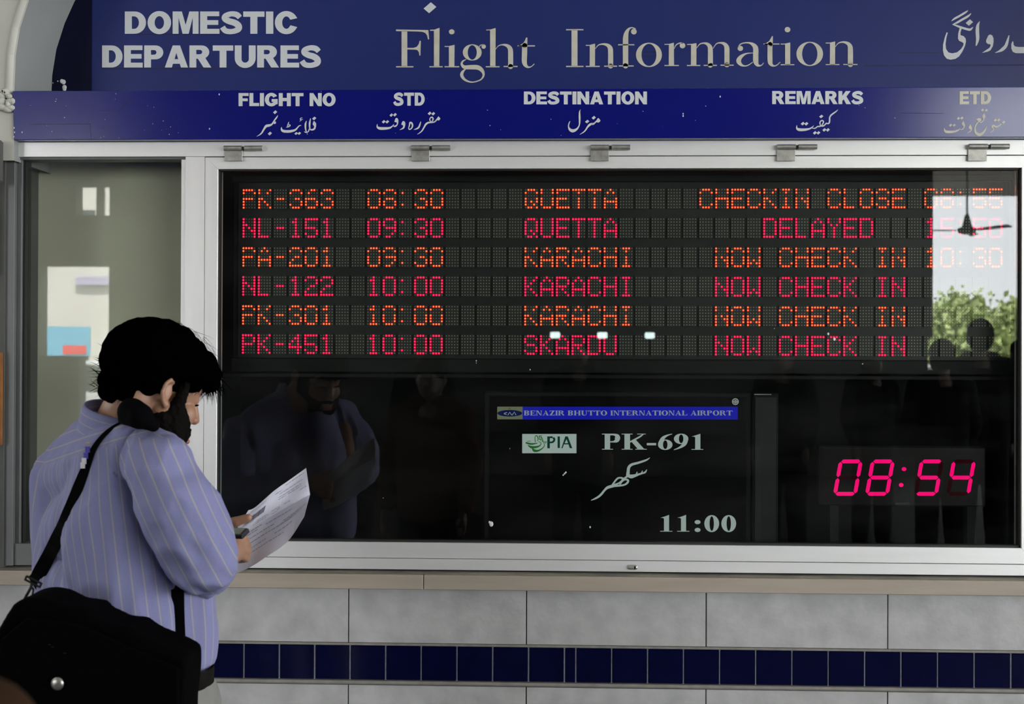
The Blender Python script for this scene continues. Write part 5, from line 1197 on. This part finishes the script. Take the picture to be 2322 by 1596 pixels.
def car(label, x, y, rz):
    c_ = empty('car', (x, y, -.02)); c_.rotation_euler = (0, 0, rz); tag(c_, label, 'car')
    def loft(pr, w0, w1, nm, m, par=c_):
        b = MB(); n = len(pr); vs = [(px_, -w0 if pz < .95 else -w1, pz) for px_, pz in pr]+[(px_, w0 if pz < .95 else w1, pz) for px_, pz in pr]
        b.add(vs, [tuple(range(n))[::-1], tuple(range(n, 2*n))]+[(i, (i+1) % n, n+(i+1) % n, n+i) for i in range(n)]); ob = b.build(nm, m, par); md = ob.modifiers.new('b', 'BEVEL'); md.width = .05; md.segments = 3; return ob
    loft([(-2.1, .35), (2.1, .35), (2.15, .7), (1.9, .85), (1.1, .92), (-1.9, .94), (-2.15, .8)], .85, .8, 'car_body', M['carpaint'])
    loft([(1.1, .92), (.5, 1.40), (-1.2, 1.45), (-1.9, .94)], .78, .66, 'cabin', M['carglass'])
    loft([(.5, 1.40), (.35, 1.47), (-1.1, 1.50), (-1.25, 1.44)], .68, .66, 'roof', M['carpaint'])
    for sx_ in (-1.3, 1.35):
        for sy_ in (-.82, .82): b = MB(); b.cyl((sx_, sy_-.1, .32), (sx_, sy_+.1, .32), .32, n=20); b.build('wheel', M['tyre'], c_)
q = V(2160, 900, 17.5); car('white car mirrored between the dark figures', q.x, q.y, R(6))
q = V(2330, 900, 19.5); car('white car mirrored at the right edge behind the dark figures', q.x+3.2, q.y, R(-5))
q = V(210, 900, 18); car('white car mirrored in the side window beside the collar', q.x, q.y, R(10))
bd1 = empty('building', (-9, -34, -.02)); tag(bd1, 'cream building mirrored in the side window at left', 'building')
b = MB(); b.box(-7, 5.5, -3, 3, 0, 7.5); b.build('walls', M['building'], bd1)
b = MB(); b.box(-7.2, 5.7, -3.2, 3.2, 7.5, 7.8); b.build('roof', M['grey_back'], bd1)
for i in range(5):
    b = MB(); b.box(-6+i*2.3, -4.8+i*2.3, 3.0, 3.05, 4.6, 6.0); b.build('window', M['carglass'], bd1)
a = V(102, 738, 20); c = V(203, 804, 20)
q0, q1 = V(144, 621, 30), V(222, 640, 30)
b = MB(); b.box(min(q0.x, q1.x)+9, max(q0.x, q1.x)+9, 3.06, 3.2, q1.z, q0.z); b.build('shop_sign', mat('mauve_sign', (.32, .30, .42), .7), bd1)
hd1 = empty('hoarding', ((a.x+c.x)/2, -20, -.02)); tag(hd1, 'blue and red advertising hoarding mirrored in the side window', 'hoarding')
w2 = abs(c.x-a.x)/2; b = MB(); b.box(-w2, w2, 0, .05, c.z, a.z); b.build('board', M['hoarding'], hd1)
b = MB(); b.box(-w2*.2, w2*.85, .051, .06, c.z+.03, c.z+(a.z-c.z)*.35); b.build('red_stripe', M['hoard_red'], hd1)
for s_ in (-1, 1): b = MB(); b.box(s_*w2*.8-.04, s_*w2*.8+.04, -.04, -.001, 0, a.z); b.build('post', M['grey_back'], hd1)

for ob in bpy.data.objects:
    if ob.name.split('.')[0] in ('paint_chip', 'paint_fleck', 'printed_text', 'barcode', 'scratch', 'seam_line', 'worn_mark', 'crumbled_plaster', 'loose_strands'): ob['kind'] = 'stuff'
